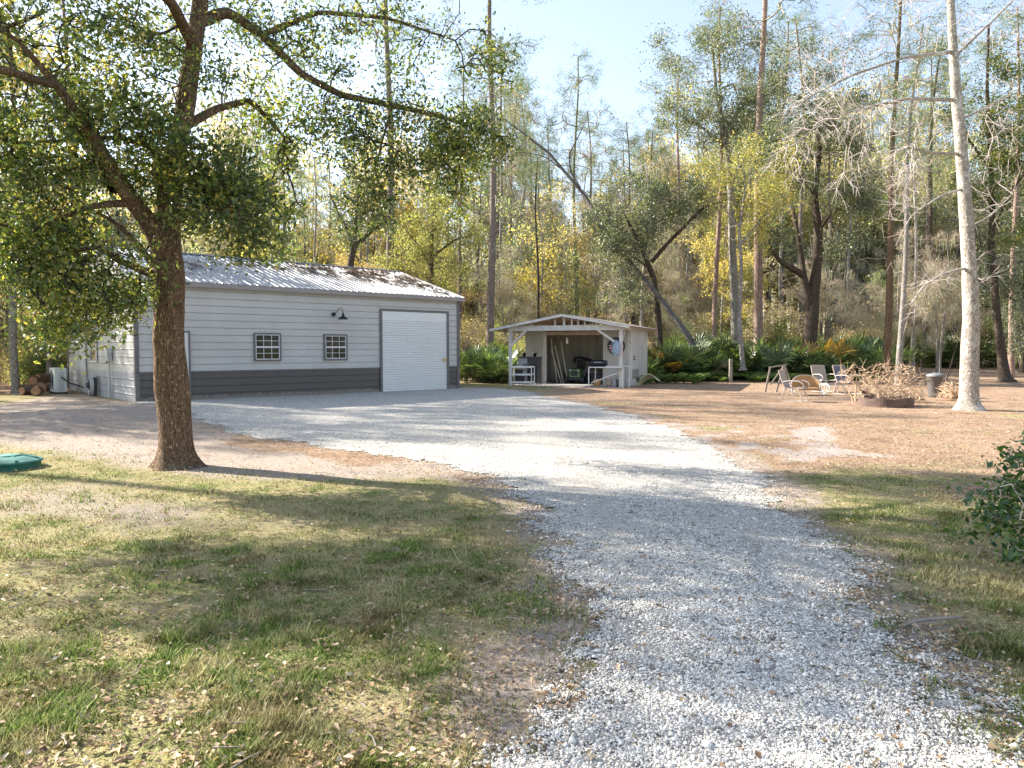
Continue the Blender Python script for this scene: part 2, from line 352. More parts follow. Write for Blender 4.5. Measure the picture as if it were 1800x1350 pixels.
# ground: zones come from a colour attribute (R grass, G leaf litter, B pale sand)
def ground_mat():
    m, nt, b = mat('yard_soil'); g = N(nt, 'ShaderNodeNewGeometry'); P = g.outputs['Position']
    at = N(nt, 'ShaderNodeVertexColor'); at.layer_name = 'zone'
    sep = N(nt, 'ShaderNodeSeparateColor'); nt.links.new(at.outputs['Color'], sep.inputs[0])
    nf = noise(nt, 22, 6, 0.75, P); nm = noise(nt, 3.0, 6, 0.7, P); nl = noise(nt, 0.7, 5, 0.65, P)
    nff = noise(nt, 75, 3, 0.7, P)
    dirt = ramp(nt, nf, [(0.3, (0.22, 0.17, 0.13)), (0.55, (0.44, 0.36, 0.30)), (0.75, (0.62, 0.54, 0.47))])
    straw = ramp(nt, nff, [(0.3, (0.15, 0.12, 0.055)), (0.55, (0.42, 0.35, 0.18)), (0.72, (0.66, 0.56, 0.34))])
    green = ramp(nt, nff, [(0.3, (0.045, 0.07, 0.015)), (0.6, (0.17, 0.23, 0.05)), (0.8, (0.32, 0.36, 0.11))])
    gm = ramp(nt, nm, [(0.42, (0, 0, 0)), (0.62, (1, 1, 1))])
    gm2 = ramp(nt, nl, [(0.38, (0, 0, 0)), (0.62, (1, 1, 1))])
    grass = mixc(nt, straw, green, mixc(nt, gm, gm2, 1.0, 'MULTIPLY'))
    litter0 = ramp(nt, nff, [(0.30, (0.13, 0.085, 0.055)), (0.45, (0.31, 0.205, 0.135)), (0.58, (0.49, 0.345, 0.24)), (0.74, (0.68, 0.54, 0.41))])
    litter = mixc(nt, litter0, ramp(nt, noise(nt, 1.3, 7, 0.78, P), [(0.36, (0.62, 0.6, 0.6)), (0.5, (1, 1, 1)), (0.66, (1.05, 1.12, 1.2))]), 1.0, 'MULTIPLY')
    sand = ramp(nt, nf, [(0.3, (0.33, 0.27, 0.235)), (0.7, (0.48, 0.415, 0.37))])
    def mk(s):
        a = N(nt, 'ShaderNodeMath', operation='MULTIPLY_ADD'); nt.links.new(nf, a.inputs[0]); a.inputs[1].default_value = 0.9
        nt.links.new(s, a.inputs[2])
        return ramp(nt, a.outputs[0], [(0.85, (0, 0, 0)), (1.05, (1, 1, 1))])
    c = mixc(nt, dirt, grass, mk(sep.outputs[0]))
    c = mixc(nt, c, litter, mk(sep.outputs[1]))
    c = mixc(nt, c, sand, mk(sep.outputs[2]))
    db = ramp(nt, noise(nt, 5.5, 7, 0.8, P), [(0.56, (1, 1, 1)), (0.68, (0.42, 0.38, 0.36))]); c = mixc(nt, c, db, 0.8, 'MULTIPLY')
    nt.links.new(c, b.inputs['Base Color']); b.inputs['Roughness'].default_value = 0.95
    b.inputs['Specular IOR Level'].default_value = 0.1
    bump(nt, b, nff, 0.8, 0.03); return m
M['ground'] = ground_mat()

m, nt, b = mat('crushed_shell_gravel'); g = N(nt, 'ShaderNodeNewGeometry'); P = g.outputs['Position']
vo = N(nt, 'ShaderNodeTexVoronoi'); vo.inputs['Scale'].default_value = 42; nt.links.new(P, vo.inputs['Vector'])
ve = N(nt, 'ShaderNodeTexVoronoi'); ve.feature = 'DISTANCE_TO_EDGE'; ve.inputs['Scale'].default_value = 42; nt.links.new(P, ve.inputs['Vector'])
sx = N(nt, 'ShaderNodeSeparateColor'); nt.links.new(vo.outputs['Color'], sx.inputs[0])
c = ramp(nt, sx.outputs[0], [(0.0, (0.26, 0.245, 0.225)), (0.25, (0.57, 0.54, 0.485)), (0.7, (0.74, 0.70, 0.63)), (1, (0.88, 0.84, 0.76))])
ed = ramp(nt, ve.outputs['Distance'], [(0.0, (0.35, 0.35, 0.36)), (0.14, (1, 1, 1))])
c = mixc(nt, c, ed, 0.85, 'MULTIPLY')
dm = ramp(nt, noise(nt, 9, 6, 0.8, P), [(0.54, (0, 0, 0)), (0.66, (0.85, 0.85, 0.85))])
c = mixc(nt, c, (0.16, 0.15, 0.145), dm)
dd = ramp(nt, noise(nt, 0.6, 5, 0.7, P), [(0.5, (0, 0, 0)), (0.75, (0.45, 0.45, 0.45))])
c = mixc(nt, c, (0.42, 0.38, 0.34), dd)
tv = N(nt, 'ShaderNodeVertexColor'); tv.layer_name = 'track'; tf = N(nt, 'ShaderNodeMath', operation='MULTIPLY'); nt.links.new(tv.outputs['Color'], tf.inputs[0]); tf.inputs[1].default_value = 0.55
c = mixc(nt, c, (0.50, 0.455, 0.395), tf.outputs[0])
nt.links.new(c, b.inputs['Base Color']); b.inputs['Roughness'].default_value = 0.9; b.inputs['Specular IOR Level'].default_value = 0.2
bump(nt, b, ve.outputs['Distance'], 1.0, 0.03); M['gravel'] = m
m, nt, b = mat('gravel_stone'); g = N(nt, 'ShaderNodeNewGeometry')
nt.links.new(ramp(nt, g.outputs['Random Per Island'], [(0, (0.08, 0.075, 0.068)), (0.13, (0.27, 0.25, 0.22)), (0.4, (0.64, 0.60, 0.535)), (1, (0.88, 0.84, 0.76))]), b.inputs['Base Color'])
b.inputs['Roughness'].default_value = 0.85; M['stone'] = m
m, nt, b = mat('grass_blade'); g = N(nt, 'ShaderNodeNewGeometry'); P = g.outputs['Position']
nm = noise(nt, 3.0, 6, 0.7, P); nl = noise(nt, 0.7, 5, 0.65, P)
gm = ramp(nt, nm, [(0.38, (0.1, 0.1, 0.1)), (0.54, (1, 1, 1))]); gm2 = ramp(nt, nl, [(0.33, (0.15, 0.15, 0.15)), (0.5, (1, 1, 1))])
st = ramp(nt, g.outputs['Random Per Island'], [(0, (0.24, 0.19, 0.09)), (0.5, (0.50, 0.43, 0.21)), (1, (0.74, 0.66, 0.42))])
gr = ramp(nt, g.outputs['Random Per Island'], [(0, (0.06, 0.10, 0.02)), (0.5, (0.17, 0.26, 0.05)), (0.85, (0.32, 0.38, 0.09)), (1, (0.56, 0.52, 0.26))])
c = mixc(nt, st, gr, mixc(nt, gm, gm2, 1.0, 'MULTIPLY')); c = mixc(nt, c, ramp(nt, noise(nt, 1.7, 6, 0.75, P), [(0.38, (0.55, 0.47, 0.42)), (0.52, (1, 1, 1))]), 1.0, 'MULTIPLY'); nt.links.new(c, b.inputs['Base Color'])
b.inputs['Roughness'].default_value = 0.7; b.inputs['Specular IOR Level'].default_value = 0.2
t = N(nt, 'ShaderNodeBsdfTranslucent'); nt.links.new(c, t.inputs['Color'])
mx = N(nt, 'ShaderNodeMixShader'); mx.inputs[0].default_value = 0.3
nt.links.new(b.outputs[0], mx.inputs[1]); nt.links.new(t.outputs[0], mx.inputs[2]); nt.links.new(mx.outputs[0], nt.nodes['Material Output'].inputs['Surface'])
M['blade'] = m

# ------------------------------------------------------------------ world, sun, camera
SUN_AZ = np.array([-0.917, 0.40]); SUN_EL = R(30.5)
w = bpy.data.worlds.new('World'); SC.world = w; w.use_nodes = True
nt = w.node_tree; bg = nt.nodes['Background']
sky = nt.nodes.new('ShaderNodeTexSky'); sky.sky_type = 'NISHITA'; sky.sun_disc = False
sky.sun_elevation = SUN_EL; sky.sun_rotation = math.atan2(SUN_AZ[0], SUN_AZ[1])
sky.air_density = 1.0; sky.dust_density = 0.7; sky.ozone_density = 2.5
hsv = nt.nodes.new('ShaderNodeHueSaturation'); hsv.inputs['Saturation'].default_value = 0.7; nt.links.new(sky.outputs[0], hsv.inputs['Color'])
nt.links.new(hsv.outputs[0], bg.inputs['Color']); bg.inputs['Strength'].default_value = 0.10
sl = bpy.data.lights.new('sun', 'SUN'); sl.energy = 4.6; sl.angle = R(0.55); sl.color = (1.0, 0.93, 0.83)
so = bpy.data.objects.new('sun', sl); COL.objects.link(so)
import mathutils
sd = mathutils.Vector((SUN_AZ[0] * cos(SUN_EL), SUN_AZ[1] * cos(SUN_EL), sin(SUN_EL)))
so.rotation_euler = sd.to_track_quat('Z', 'Y').to_euler(); so.location = (-30, 20, 30)
cd = bpy.data.cameras.new('camera'); cam = bpy.data.objects.new('camera', cd); COL.objects.link(cam)
cam.location = (0, 0, CAMH); cam.rotation_euler = (pi / 2 - PITCH, 0, 0)
cd.sensor_width = 36; cd.lens = 36 * F / 1800; cd.clip_end = 2000; cd.clip_start = 0.05
SC.camera = cam
SC.view_settings.view_transform = 'Standard'; SC.view_settings.look = 'None'
SC.view_settings.exposure = 1.84; SC.view_settings.gamma = 1
SC.cycles.max_bounces = 8; SC.cycles.diffuse_bounces = 5; SC.cycles.glossy_bounces = 2
SC.cycles.transmission_bounces = 5; SC.cycles.transparent_max_bounces = 4
SC.cycles.caustics_reflective = False; SC.cycles.caustics_refractive = False
SC.cycles.use_denoising = True

# ------------------------------------------------------------------ outline helpers
def in_poly(x, y, poly):
    ins = np.zeros(x.shape, bool); n = len(poly)
    for i in range(n):
        x0, y0 = poly[i][:2]; x1, y1 = poly[(i + 1) % n][:2]
        c = ((y0 > y) != (y1 > y)) & (x < (x1 - x0) * (y - y0) / (y1 - y0 + 1e-12) + x0)
        ins ^= c
    return ins
def seg_dist(x, y, poly):
    d = np.full(x.shape, 1e9); n = len(poly)
    for i in range(n):
        a = np.array(poly[i][:2]); b = np.array(poly[(i + 1) % n][:2]); ab = b - a
        t = np.clip(((x - a[0]) * ab[0] + (y - a[1]) * ab[1]) / (ab @ ab + 1e-12), 0, 1)
        d = np.minimum(d, np.hypot(x - a[0] - t * ab[0], y - a[1] - t * ab[1]))
    return d
def sdf(x, y, poly):
    d = seg_dist(x, y, poly); return np.where(in_poly(x, y, poly), d, -d)
GC0 = np.array([-11.1, 21.66]); GX = np.array([0.7435, 0.6687]); GY = np.array([-0.6687, 0.7435])
def garage_xy(u, v): p = GC0 + GX * u + GY * v; return p
DRIVE_PX = [(965, 1400), (1000, 1250), (1020, 1180), (1032, 1100), (1035, 1040), (1000, 980), (950, 920), (905, 880), (860, 845),
            (790, 818), (700, 803), (600, 790), (520, 778), (430, 762), (370, 745), (330, 730), (290, 718), (235, 716)]
DRIVE = [gp(*p) for p in DRIVE_PX] + [np.append(garage_xy(-0.1, 0.15), 0), np.append(garage_xy(12.1, 0.15), 0)] + \
        [gp(*p) for p in [(845, 681), (900, 684), (935, 691), (1000, 705), (1060, 718), (1150, 742), (1210, 766), (1270, 795), (1310, 825),
                          (1345, 860), (1385, 900), (1425, 940), (1480, 990), (1520, 1040), (1565, 1100), (1640, 1160), (1700, 1230), (1790, 1400)]]
SAND = [gp(*p) for p in [(1120, 742), (1180, 738), (1260, 742), (1330, 748), (1390, 742), (1450, 752), (1500, 775), (1515, 795), (1440, 800), (1400, 816), (1350, 826), (1290, 822), (1240, 790), (1160, 760)]]
TRAIL = [gp(*p) for p in [(1385, 755), (1440, 752), (1470, 770), (1505, 790), (1450, 796), (1410, 808), (1370, 812), (1390, 795), (1420, 780), (1400, 768)]]
DIRT_L = [gp(*p) for p in [(0, 712), (120, 690), (240, 712), (330, 728), (430, 765), (540, 785), (680, 805), (760, 830), (600, 842), (400, 835), (250, 815), (120, 790), (0, 775), (-200, 760), (-200, 720)]]
DIRT_S = [gp(*p) for p in [(-100, 860), (60, 845), (200, 842), (330, 865), (480, 880), (400, 905), (260, 930), (120, 935), (0, 925), (-100, 940)]]
LITL = [gp(*p) for p in [(345, 738), (420, 752), (520, 772), (640, 792), (800, 815), (860, 850), (780, 835), (600, 803), (470, 790), (380, 765)]]
LIT_R = [gp(*p) for p in [(955, 692), (1000, 706), (1060, 719), (1150, 743), (1210, 767), (1270, 797), (1320, 835), (1500, 835), (1800, 880), (2400, 900), (2600, 640), (1000, 640)]]

def zones(x, y):
    n1 = fbm(x * 0.9, y * 0.9, 11, 5) - 0.5; n2 = fbm(x * 3, y * 3, 12, 4) - 0.5
    def soft(poly, wd=0.5, am=1.3): return np.clip(0.5 + (sdf(x, y, poly) + am * n1 + 0.5 * n2) / (2 * wd), 0, 1)
    grass = np.full(x.shape, 0.72) + 0.6 * n1
    d = np.maximum(0.9 * soft(DIRT_L, 0.7), 0.45 * soft(DIRT_S, 0.9))
    grass = np.clip(grass - 0.75 * d, 0, 1)
    # strips of trodden soil along the gravel
    dd = seg_dist(x, y, DRIVE); grass = np.clip(grass - 0.45 * np.exp(-(dd / 0.5) ** 2), 0, 1)
    lit = soft(LIT_R, 1.0, 2.0); far = np.clip((y - 30) / 8, 0, 1)
    lit = np.maximum(lit, 0.8 * soft(LITL, 0.5)); lit = np.maximum(lit, far); behind = np.clip((-(x + 9) + (y - 20) * 0.2) / 3, 0, 1) * np.clip((y - 24) / 4, 0, 1)
    lit = np.maximum(lit, behind)
    n4 = fbm(x * .35, y * .8, 19, 4) - .5; lit = np.clip(lit * (0.9 + 1.0 * n1 + 1.1 * n4), 0, 1)
    sand = np.clip(soft(SAND, 1.0, 2.6) * (0.42 + 1.6 * n2), 0, 1); sand = np.maximum(sand, 0.85 * soft(TRAIL, 0.3, 0.9))
    return grass, lit, sand

# ground sheet: fine near the viewer, coarse to the horizon
def axis(segs):
    out = []
    for a, b, s in segs: out.append(np.arange(a, b, s))
    out.append([segs[-1][1]]); return np.concatenate(out)
xs = axis([(-900, -120, 60), (-120, -40, 5), (-40, -14, 1.0), (-14, 16, 0.14), (16, 40, 0.6), (40, 120, 5), (120, 900.1, 60)])
ys = axis([(-900, -60, 60), (-60, -6, 4), (-6, 1, 1), (1, 14, 0.14), (14, 32, 0.2), (32, 60, 0.6), (60, 140, 4), (140, 1400.1, 60)])
X, Y = np.meshgrid(xs, ys, indexing='ij'); Z = height(X, Y)
z1, z2, z3 = zones(X, Y)
Z = Z + 0.018 * (fbm(X * 2.2, Y * 2.2, 21, 3) - 0.5) * (Y < 40)
V = np.stack([X, Y, Z], -1).reshape(-1, 3); ny = len(ys); nx = len(xs)
I = (np.arange(nx - 1)[:, None] * ny + np.arange(ny - 1)[None]).ravel()
att = np.stack([z1, z2, z3, np.ones_like(z1)], -1).reshape(-1, 4)
g = link('ground', np_mesh('ground', V, [np.stack([I, I + ny, I + ny + 1, I + 1], 1)], [M['ground']], smooth=True, attr={'zone': att}))
tag(g, kind='structure')
def GZ(x, y):  # visible ground height incl. fine noise
    return height(x, y) + 0.018 * (fbm(np.asarray(x) * 2.2, np.asarray(y) * 2.2, 21, 3) - 0.5) * (np.asarray(y) < 40)

def track(x, y):
    L = np.array([p[:2] for p in DRIVE[:10]]); Rr = np.array([p[:2] for p in DRIVE[-11:]])[::-1]
    L = L[np.argsort(L[:, 1])]; Rr = Rr[np.argsort(Rr[:, 1])]
    xl = np.interp(y, L[:, 1], L[:, 0]); xr = np.interp(y, Rr[:, 1], Rr[:, 0]); c = (xl + xr) / 2
    w_ = .15 + .02 * y; t = np.exp(-(((x - c - .62) / w_) ** 2)) + np.exp(-(((x - c + .62) / w_) ** 2))
    return np.clip(t * (.55 + 1.1 * (fbm(x * 1.3, y * .5, 93, 3) - .3)), 0, 1) * np.clip((15 - y) / 3, 0, 1)
# gravel drive: small cells kept inside a ragged outline, standing a little proud of the soil
cs = 0.06
xs2 = np.arange(-13, 8, cs); ys2 = np.arange(1.8, 31, cs)
XX, YY = np.meshgrid(xs2, ys2, indexing='ij')
rag = lambda x, y: sdf(x, y, DRIVE) + 0.7 * (fbm(x * 1.1, y * 1.1, 31, 5) - 0.5) + 0.45 * (fbm(x * 7, y * 7, 37, 3) - 0.5)
keepv = rag(XX, YY)
gin = ((XX + 11.1) * (-0.6687) + (YY - 21.66) * 0.7435) < 0.05  # not under the garage
kc = (keepv[:-1, :-1] > 0) & gin[:-1, :-1]
n2_ = len(ys2); idx = (np.arange(len(xs2))[:, None] * n2_ + np.arange(n2_)[None])
fI = idx[:-1, :-1][kc]; faces = np.stack([fI, fI + n2_, fI + n2_ + 1, fI + 1], 1)
used = np.unique(faces); remap = np.zeros(XX.size, np.int64); remap[used] = np.arange(len(used))
ZZ = GZ(XX, YY) + 0.006 + 0.014 * np.clip(keepv * 2.5, 0, 1) + 0.012 * (fbm(XX * 9, YY * 9, 41, 2) - 0.5) * np.clip(keepv * 3, 0, 1)
V = np.stack([XX.ravel()[used], YY.ravel()[used], ZZ.ravel()[used]], -1)
tk = track(V[:, 0], V[:, 1]); dv = link('gravel_driveway', np_mesh('gravel_driveway', V, [remap[faces]], [M['gravel']], smooth=True, attr={'track': np.stack([tk, tk, tk, tk * 0 + 1], 1)})); tag(dv, kind='structure')

rng = np.random.default_rng(5)
def octas(P, s, sq=0.6):
    """small irregular stones"""
    n = len(P); base = np.array([[1, 0, 0], [-1, 0, 0], [0, 1, 0], [0, -1, 0], [0, 0, 1], [0, 0, -1]], float)
    ang = rng.uniform(0, 2 * pi, n); jit = 1 + rng.normal(0, 0.22, (n, 6, 3))
    B = base[None] * jit + rng.normal(0, 0.18, (n, 6, 3)); B[:, :, 2] *= sq
    B = B * s[:, None, None] * np.array([1, 0.75, 1])
    c, s_ = np.cos(ang)[:, None], np.sin(ang)[:, None]
    x = B[:, :, 0] * c - B[:, :, 1] * s_; y = B[:, :, 0] * s_ + B[:, :, 1] * c
    V = np.stack([x, y, B[:, :, 2]], -1) + P[:, None]
    f = np.array([[0, 2, 4], [2, 1, 4], [1, 3, 4], [3, 0, 4], [2, 0, 5], [1, 2, 5], [3, 1, 5], [0, 3, 5]])
    Fc = (np.arange(n)[:, None, None] * 6 + f[None]).reshape(-1, 3)
    return V.reshape(-1, 3), Fc
def persp_scatter(n, ymin, ymax, wid=0.78, power=1.6):
    """more of them near the viewer, where single ones can be made out"""
    u = rng.uniform(0, 1, n); k = 1 - power
    y = (ymin ** k + u * (ymax ** k - ymin ** k)) ** (1 / k)
    x = rng.uniform(-wid, wid, n) * y
    return x, y
x, y = persp_scatter(640000, 2.4, 22, 0.72, 1.7)
k = rag(x, y); edge = rng.uniform(-0.25, 0.1, len(x)); ok = k > edge
x, y, k = x[ok], y[ok], k[ok]
notg = ((x + 11.1) * (-0.6687) + (y - 21.66) * 0.7435) < -0.1; x, y, k = x[notg], y[notg], k[notg]
zz = GZ(x, y) + 0.012 + 0.008 * np.clip(k * 2.5, 0, 1)
dk = fbm(x * 9, y * 9, 83, 3); q = rng.uniform(0, 1, len(x)) < np.clip(1.25 - (dk - .5) * 7, .12, 1) * (1 - .7 * track(x, y)); x, y, zz = x[q], y[q], zz[q]
s = np.exp(rng.normal(np.log(0.0052), 0.45, len(x)))
V, Fc = octas(np.stack([x, y, zz], -1), s)
o = link('gravel_stones', np_mesh('gravel_stones', V, [Fc], [M['stone']]))
tag(o, 'loose pale crushed stones covering the driveway', 'gravel', kind='stuff')

def rhombs(C, D, Nn, L, W, fold=0.25):
    """leaf blades: centre C, direction D, normal Nn"""
    S = np.cross(D, Nn); S /= (np.linalg.norm(S, axis=1, keepdims=True) + 1e-9)
    L = np.asarray(L).reshape(-1, 1); W = np.asarray(W).reshape(-1, 1)
    a = C - D * L / 2; b_ = C + S * W / 2 + Nn * W * fold - D * L * 0.08; c_ = C + D * L / 2; d_ = C - S * W / 2 + Nn * W * fold - D * L * 0.08
    V = np.stack([a, b_, c_, d_], 1).reshape(-1, 3); n = len(C)
    o = np.arange(n)[:, None] * 4
    Fc = np.concatenate([o + np.array([[0, 1, 2]]), o + np.array([[0, 2, 3]])], 0)
    return V, Fc
def unit(a): return a / (np.linalg.norm(a, axis=1, keepdims=True) + 1e-9)

def frustums(P0, P1, R0, R1, n=4):
    d = unit(P1 - P0); u = np.where(np.abs(d[:, 2:3]) < 0.9, np.array([[0, 0, 1.0]]), np.array([[1.0, 0, 0]]))
    a = unit(np.cross(d, u)); b = np.cross(d, a); m_ = len(P0)
    t = np.arange(n) * 2 * pi / n; ct, st_ = np.cos(t), np.sin(t)
    ring = a[:, None] * ct[None, :, None] + b[:, None] * st_[None, :, None]
    V = np.concatenate([P0[:, None] + ring * R0[:, None, None], P1[:, None] + ring * R1[:, None, None]], 1).reshape(-1, 3)
    k = np.arange(n); q = np.stack([k, (k + 1) % n, n + (k + 1) % n, n + k], 1)
    Fc = (np.arange(m_)[:, None, None] * 2 * n + q[None]).reshape(-1, 4)
    return V, Fc
# fallen leaves
x, y = persp_scatter(150000, 2.4, 46, 0.80, 0.9)
z1, z2, z3 = zones(x, y)
patch = np.clip((fbm(x * 1.2, y * 1.2, 51, 4) - 0.35) * 3, 0, 1)
pr = 0.05 + 0.95 * z2 * (0.35 + 0.65 * patch) + 0.16 * np.clip((fbm(x * 1.9, y * 1.9, 64, 5) < .47) * 1.0, 0, 1) + 0.02 + 0.2 * np.exp(-(seg_dist(x, y, DRIVE) / 0.4) ** 2) * patch
drift = np.clip(.5 + (sdf(x, y, LITL) + .9 * (fbm(x * 1.5, y * 1.5, 88, 3) - .5)) / .8, 0, 1); pr = np.maximum(pr, drift * .9); pr = np.where(rag(x, y) > 0, 0.03 * patch + .01, pr); pr = pr * (1 - 0.85 * z3)
ok = rng.uniform(0, 1, len(x)) < pr; x, y = x[ok], y[ok]
ok = ~(in_poly(x, y, [garage_xy(-.1, -.1), garage_xy(12.2, -.1), garage_xy(12.2, 9.3), garage_xy(-.1, 9.3)])); x, y = x[ok], y[ok]
n = len(x); C = np.stack([x, y, GZ(x, y) + rng.uniform(0.012, 0.03, n)], -1)
a = rng.uniform(0, 2 * pi, n); D = unit(np.stack([np.cos(a), np.sin(a), rng.normal(0, 0.25, n)], -1)); Nn = unit(np.stack([rng.normal(0, .35, n), rng.normal(0, .35, n), np.ones(n)], -1))
Nn = unit(Nn - D * np.sum(D * Nn, 1, keepdims=True))
V, Fc = rhombs(C, D, Nn, rng.uniform(0.022, 0.052, n), rng.uniform(0.012, 0.026, n), 0.3)
o = link('fallen_leaves', np_mesh('fallen_leaves', V, [Fc], [M['dry_leaf']])); tag(o, 'brown and tan oak leaves fallen over the yard', 'leaves', kind='stuff')

# twigs and bark scraps
x, y = persp_scatter(3800, 2.6, 34, 0.8, .5); a1, a2, a3 = zones(x, y)
ok = (rng.uniform(0, 1, len(x)) < .04 + .5 * a2 + .12 * (fbm(x * .8, y * .8, 97, 3) > .58)) & (rag(x, y) < .1) & ~(in_poly(x, y, [garage_xy(-.1, -.1), garage_xy(12.2, -.1), garage_xy(12.2, 9.3), garage_xy(-.1, 9.3)])); x, y = x[ok], y[ok]; n = len(x)
a = rng.uniform(0, 2 * pi, n); ln = np.exp(rng.normal(-2.7, .45, n)); P0 = np.stack([x, y, GZ(x, y) + .02], -1); P1 = P0 + np.stack([np.cos(a) * ln, np.sin(a) * ln, rng.uniform(-.005, .02, n)], -1); a += rng.normal(0, .5, n); P2 = P1 + np.stack([np.cos(a) * ln * .7, np.sin(a) * ln * .7, 0 * a], -1)
V, Fc = frustums(np.concatenate([P0, P1]), np.concatenate([P1, P2]), np.concatenate([ln * 0 + .005, ln * 0 + .004]), np.concatenate([ln * 0 + .004, ln * 0 + .002]), 4)
o = link('fallen_twigs', np_mesh('fallen_twigs', V, [Fc], [M['weathered']])); tag(o, 'small broken twigs lying over the yard', 'twigs', kind='stuff')

# grass blades, short and patchy
x, y = persp_scatter(640000, 2.3, 22, 0.74, 1.5)
z1, z2, z3 = zones(x, y)
tuft = fbm(x * 5, y * 5, 61, 3)
pr = np.clip((z1 - 0.12) * 1.3, 0, 1) * np.clip(1 - z2 * 0.9, 0.1, 1) * (1 - z3) * (0.35 + 1.3 * np.clip(tuft - 0.3, 0, 1)); pr = np.where(rag(x, y) > 0.03, 0, pr)
wr = fbm(x * 1.9, y * 1.9, 64, 5); pr = pr * np.clip((wr - .33) * 7, .05, 1.25)
ok = rng.uniform(0, 1, len(x)) < pr; x, y = x[ok], y[ok]; n = len(x)
C = np.stack([x, y, GZ(x, y) + 0.0], -1); a = rng.uniform(0, 2 * pi, n)
ln = np.stack([np.cos(a), np.sin(a)], -1) * rng.uniform(0.2, 1.3, (n, 1)); hgt = np.exp(rng.normal(-3.75, .4, n)) * (0.35 + tuft[ok] ** 2 * 2.0)
tip = C + np.stack([ln[:, 0] * hgt, ln[:, 1] * hgt, hgt], -1); sdv = np.stack([-np.sin(a + rng.normal(0, .7, n)), np.cos(a), np.zeros(n)], -1) * rng.uniform(0.0018, 0.004, (n, 1)) * (1 + y[:, None] * 0.06)
V = np.stack([C - sdv, C + sdv, tip], 1).reshape(-1, 3); Fc = np.arange(n * 3).reshape(-1, 3)
o = link('lawn_grass', np_mesh('lawn_grass', V, [Fc], [M['blade']])); tag(o, 'short patchy winter grass, half straw and half green', 'grass', kind='stuff')

# ------------------------------------------------------------------ trees
def smooth_poly(pts, rs, step=0.25, jit=0.0, rg=None):
    pts = np.array(pts, float); rs = np.array(rs, float)
    seg = np.linalg.norm(np.diff(pts, axis=0), axis=1); L = np.concatenate([[0], np.cumsum(seg)])
    n = max(3, int(L[-1] / step) + 1); t = np.linspace(0, L[-1], n)
    P = np.stack([np.interp(t, L, pts[:, i]) for i in range(3)], -1); r = np.interp(t, L, rs)
    for _ in range(max(1, int(0.3 * min(seg) / max(step, 1e-3)))):
        Q = P.copy(); Q[1:-1] = (P[:-2] + 2 * P[1:-1] + P[2:]) / 4; P = Q
    if jit and rg is not None:
        j = rg.normal(0, jit, P.shape); j[0] = 0; j[:, 2] *= 0.3; P = P + j
    return P, r
def limb_mesh(limbs, n=12, rough=0.10, seed=0, flare=None):
    """limbs: list of (P, r). Rings with an uneven radius."""
    Vs = []; Fs = []; o = 0; rg = np.random.default_rng(seed)
    for li, (P, r) in enumerate(limbs):
        m_ = len(P); d = np.gradient(P, axis=0); d = unit(d)
        a = np.array([1.0, 0, 0]) if abs(d[0, 0]) < 0.9 else np.array([0, 1.0, 0]); A = []
        for i in range(m_):
            a = a - d[i] * (a @ d[i]); a = a / np.linalg.norm(a); A.append(a)
        A = np.array(A); B = np.cross(d, A); t = np.arange(n) * 2 * pi / n
        ph = rg.uniform(0, 100)
        rr = r[:, None] * (1 + rough * 2 * (fbm(t[None] * 1.2 + ph + 0 * P[:, 2:3], P[:, 2:3] * 1.5 + ph + 0 * t[None], seed, 3) - 0.5))
        if flare and li == 0:
            h = np.clip((P[:, 2] - P[0, 2]) / flare, 0, 1)
            lob = 1 + 0.25 * np.cos(t * 4 + ph)[None] + 0.12 * np.cos(t * 7 + 1)[None]
            rr = rr * (1 + 0.75 * ((1 - h) ** 3)[:, None] * lob)
        V = P[:, None] + A[:, None] * (rr * np.cos(t)[None])[..., None] + B[:, None] * (rr * np.sin(t)[None])[..., None]
        Vs.append(V.reshape(-1, 3)); I = (np.arange(m_ - 1)[:, None] * n + np.arange(n)[None]); J = (np.arange(m_ - 1)[:, None] * n + (np.arange(n)[None] + 1) % n)
        Fs.append(np.stack([I, J, J + n, I + n], -1).reshape(-1, 4) + o); o += m_ * n
    return np.concatenate(Vs), np.concatenate(Fs)
def grow(nodes, rad, attr, alpha=0.35, rg=None, tip=0.004, expo=0.42, cap=0.5, jit=0.12):
    """attach every crown point to the nearest node, weighing its path to the trunk"""
    nodes = np.array(nodes); rad = np.array(rad); K = len(nodes)
    d0 = np.array([np.min(np.linalg.norm(nodes - p, axis=1)) for p in attr]); attr = attr[np.argsort(d0)]
    n = len(attr); P = np.zeros((K + n, 3)); P[:K] = nodes; path = np.zeros(K + n); par = np.full(K + n, -1)
    for i in range(n):
        m_ = K + i; dd = np.linalg.norm(P[:m_] - attr[i], axis=1); j = int(np.argmin(dd + alpha * path[:m_]))
        P[m_] = attr[i]; par[m_] = j; path[m_] = path[j] + dd[j]
    cnt = np.ones(K + n)
    for i in range(K + n - 1, K - 1, -1):
        if par[i] >= K: cnt[par[i]] += cnt[i]
    r = tip * cnt ** expo; c = np.arange(K, K + n); p = par[c]
    rp = np.where(p >= K, r[p], np.minimum(r[c] * 1.15, rad[np.minimum(p, K - 1)])); rc = np.minimum(r[c], rp)
    P0 = P[p]; P1 = P[c]; L = np.linalg.norm(P1 - P0, axis=1, keepdims=True)
    mid = (P0 + P1) / 2 + rg.normal(0, 1, P0.shape) * L * jit; mid[:, 2] += (L[:, 0] * 0.06)
    A = np.concatenate([P0, mid]); B = np.concatenate([mid, P1]); R0 = np.concatenate([rp, (rp + rc) / 2]); R1 = np.concatenate([(rp + rc) / 2, rc])
    return A, B, R0, R1, P1, unit(P1 - P0), cnt[c]
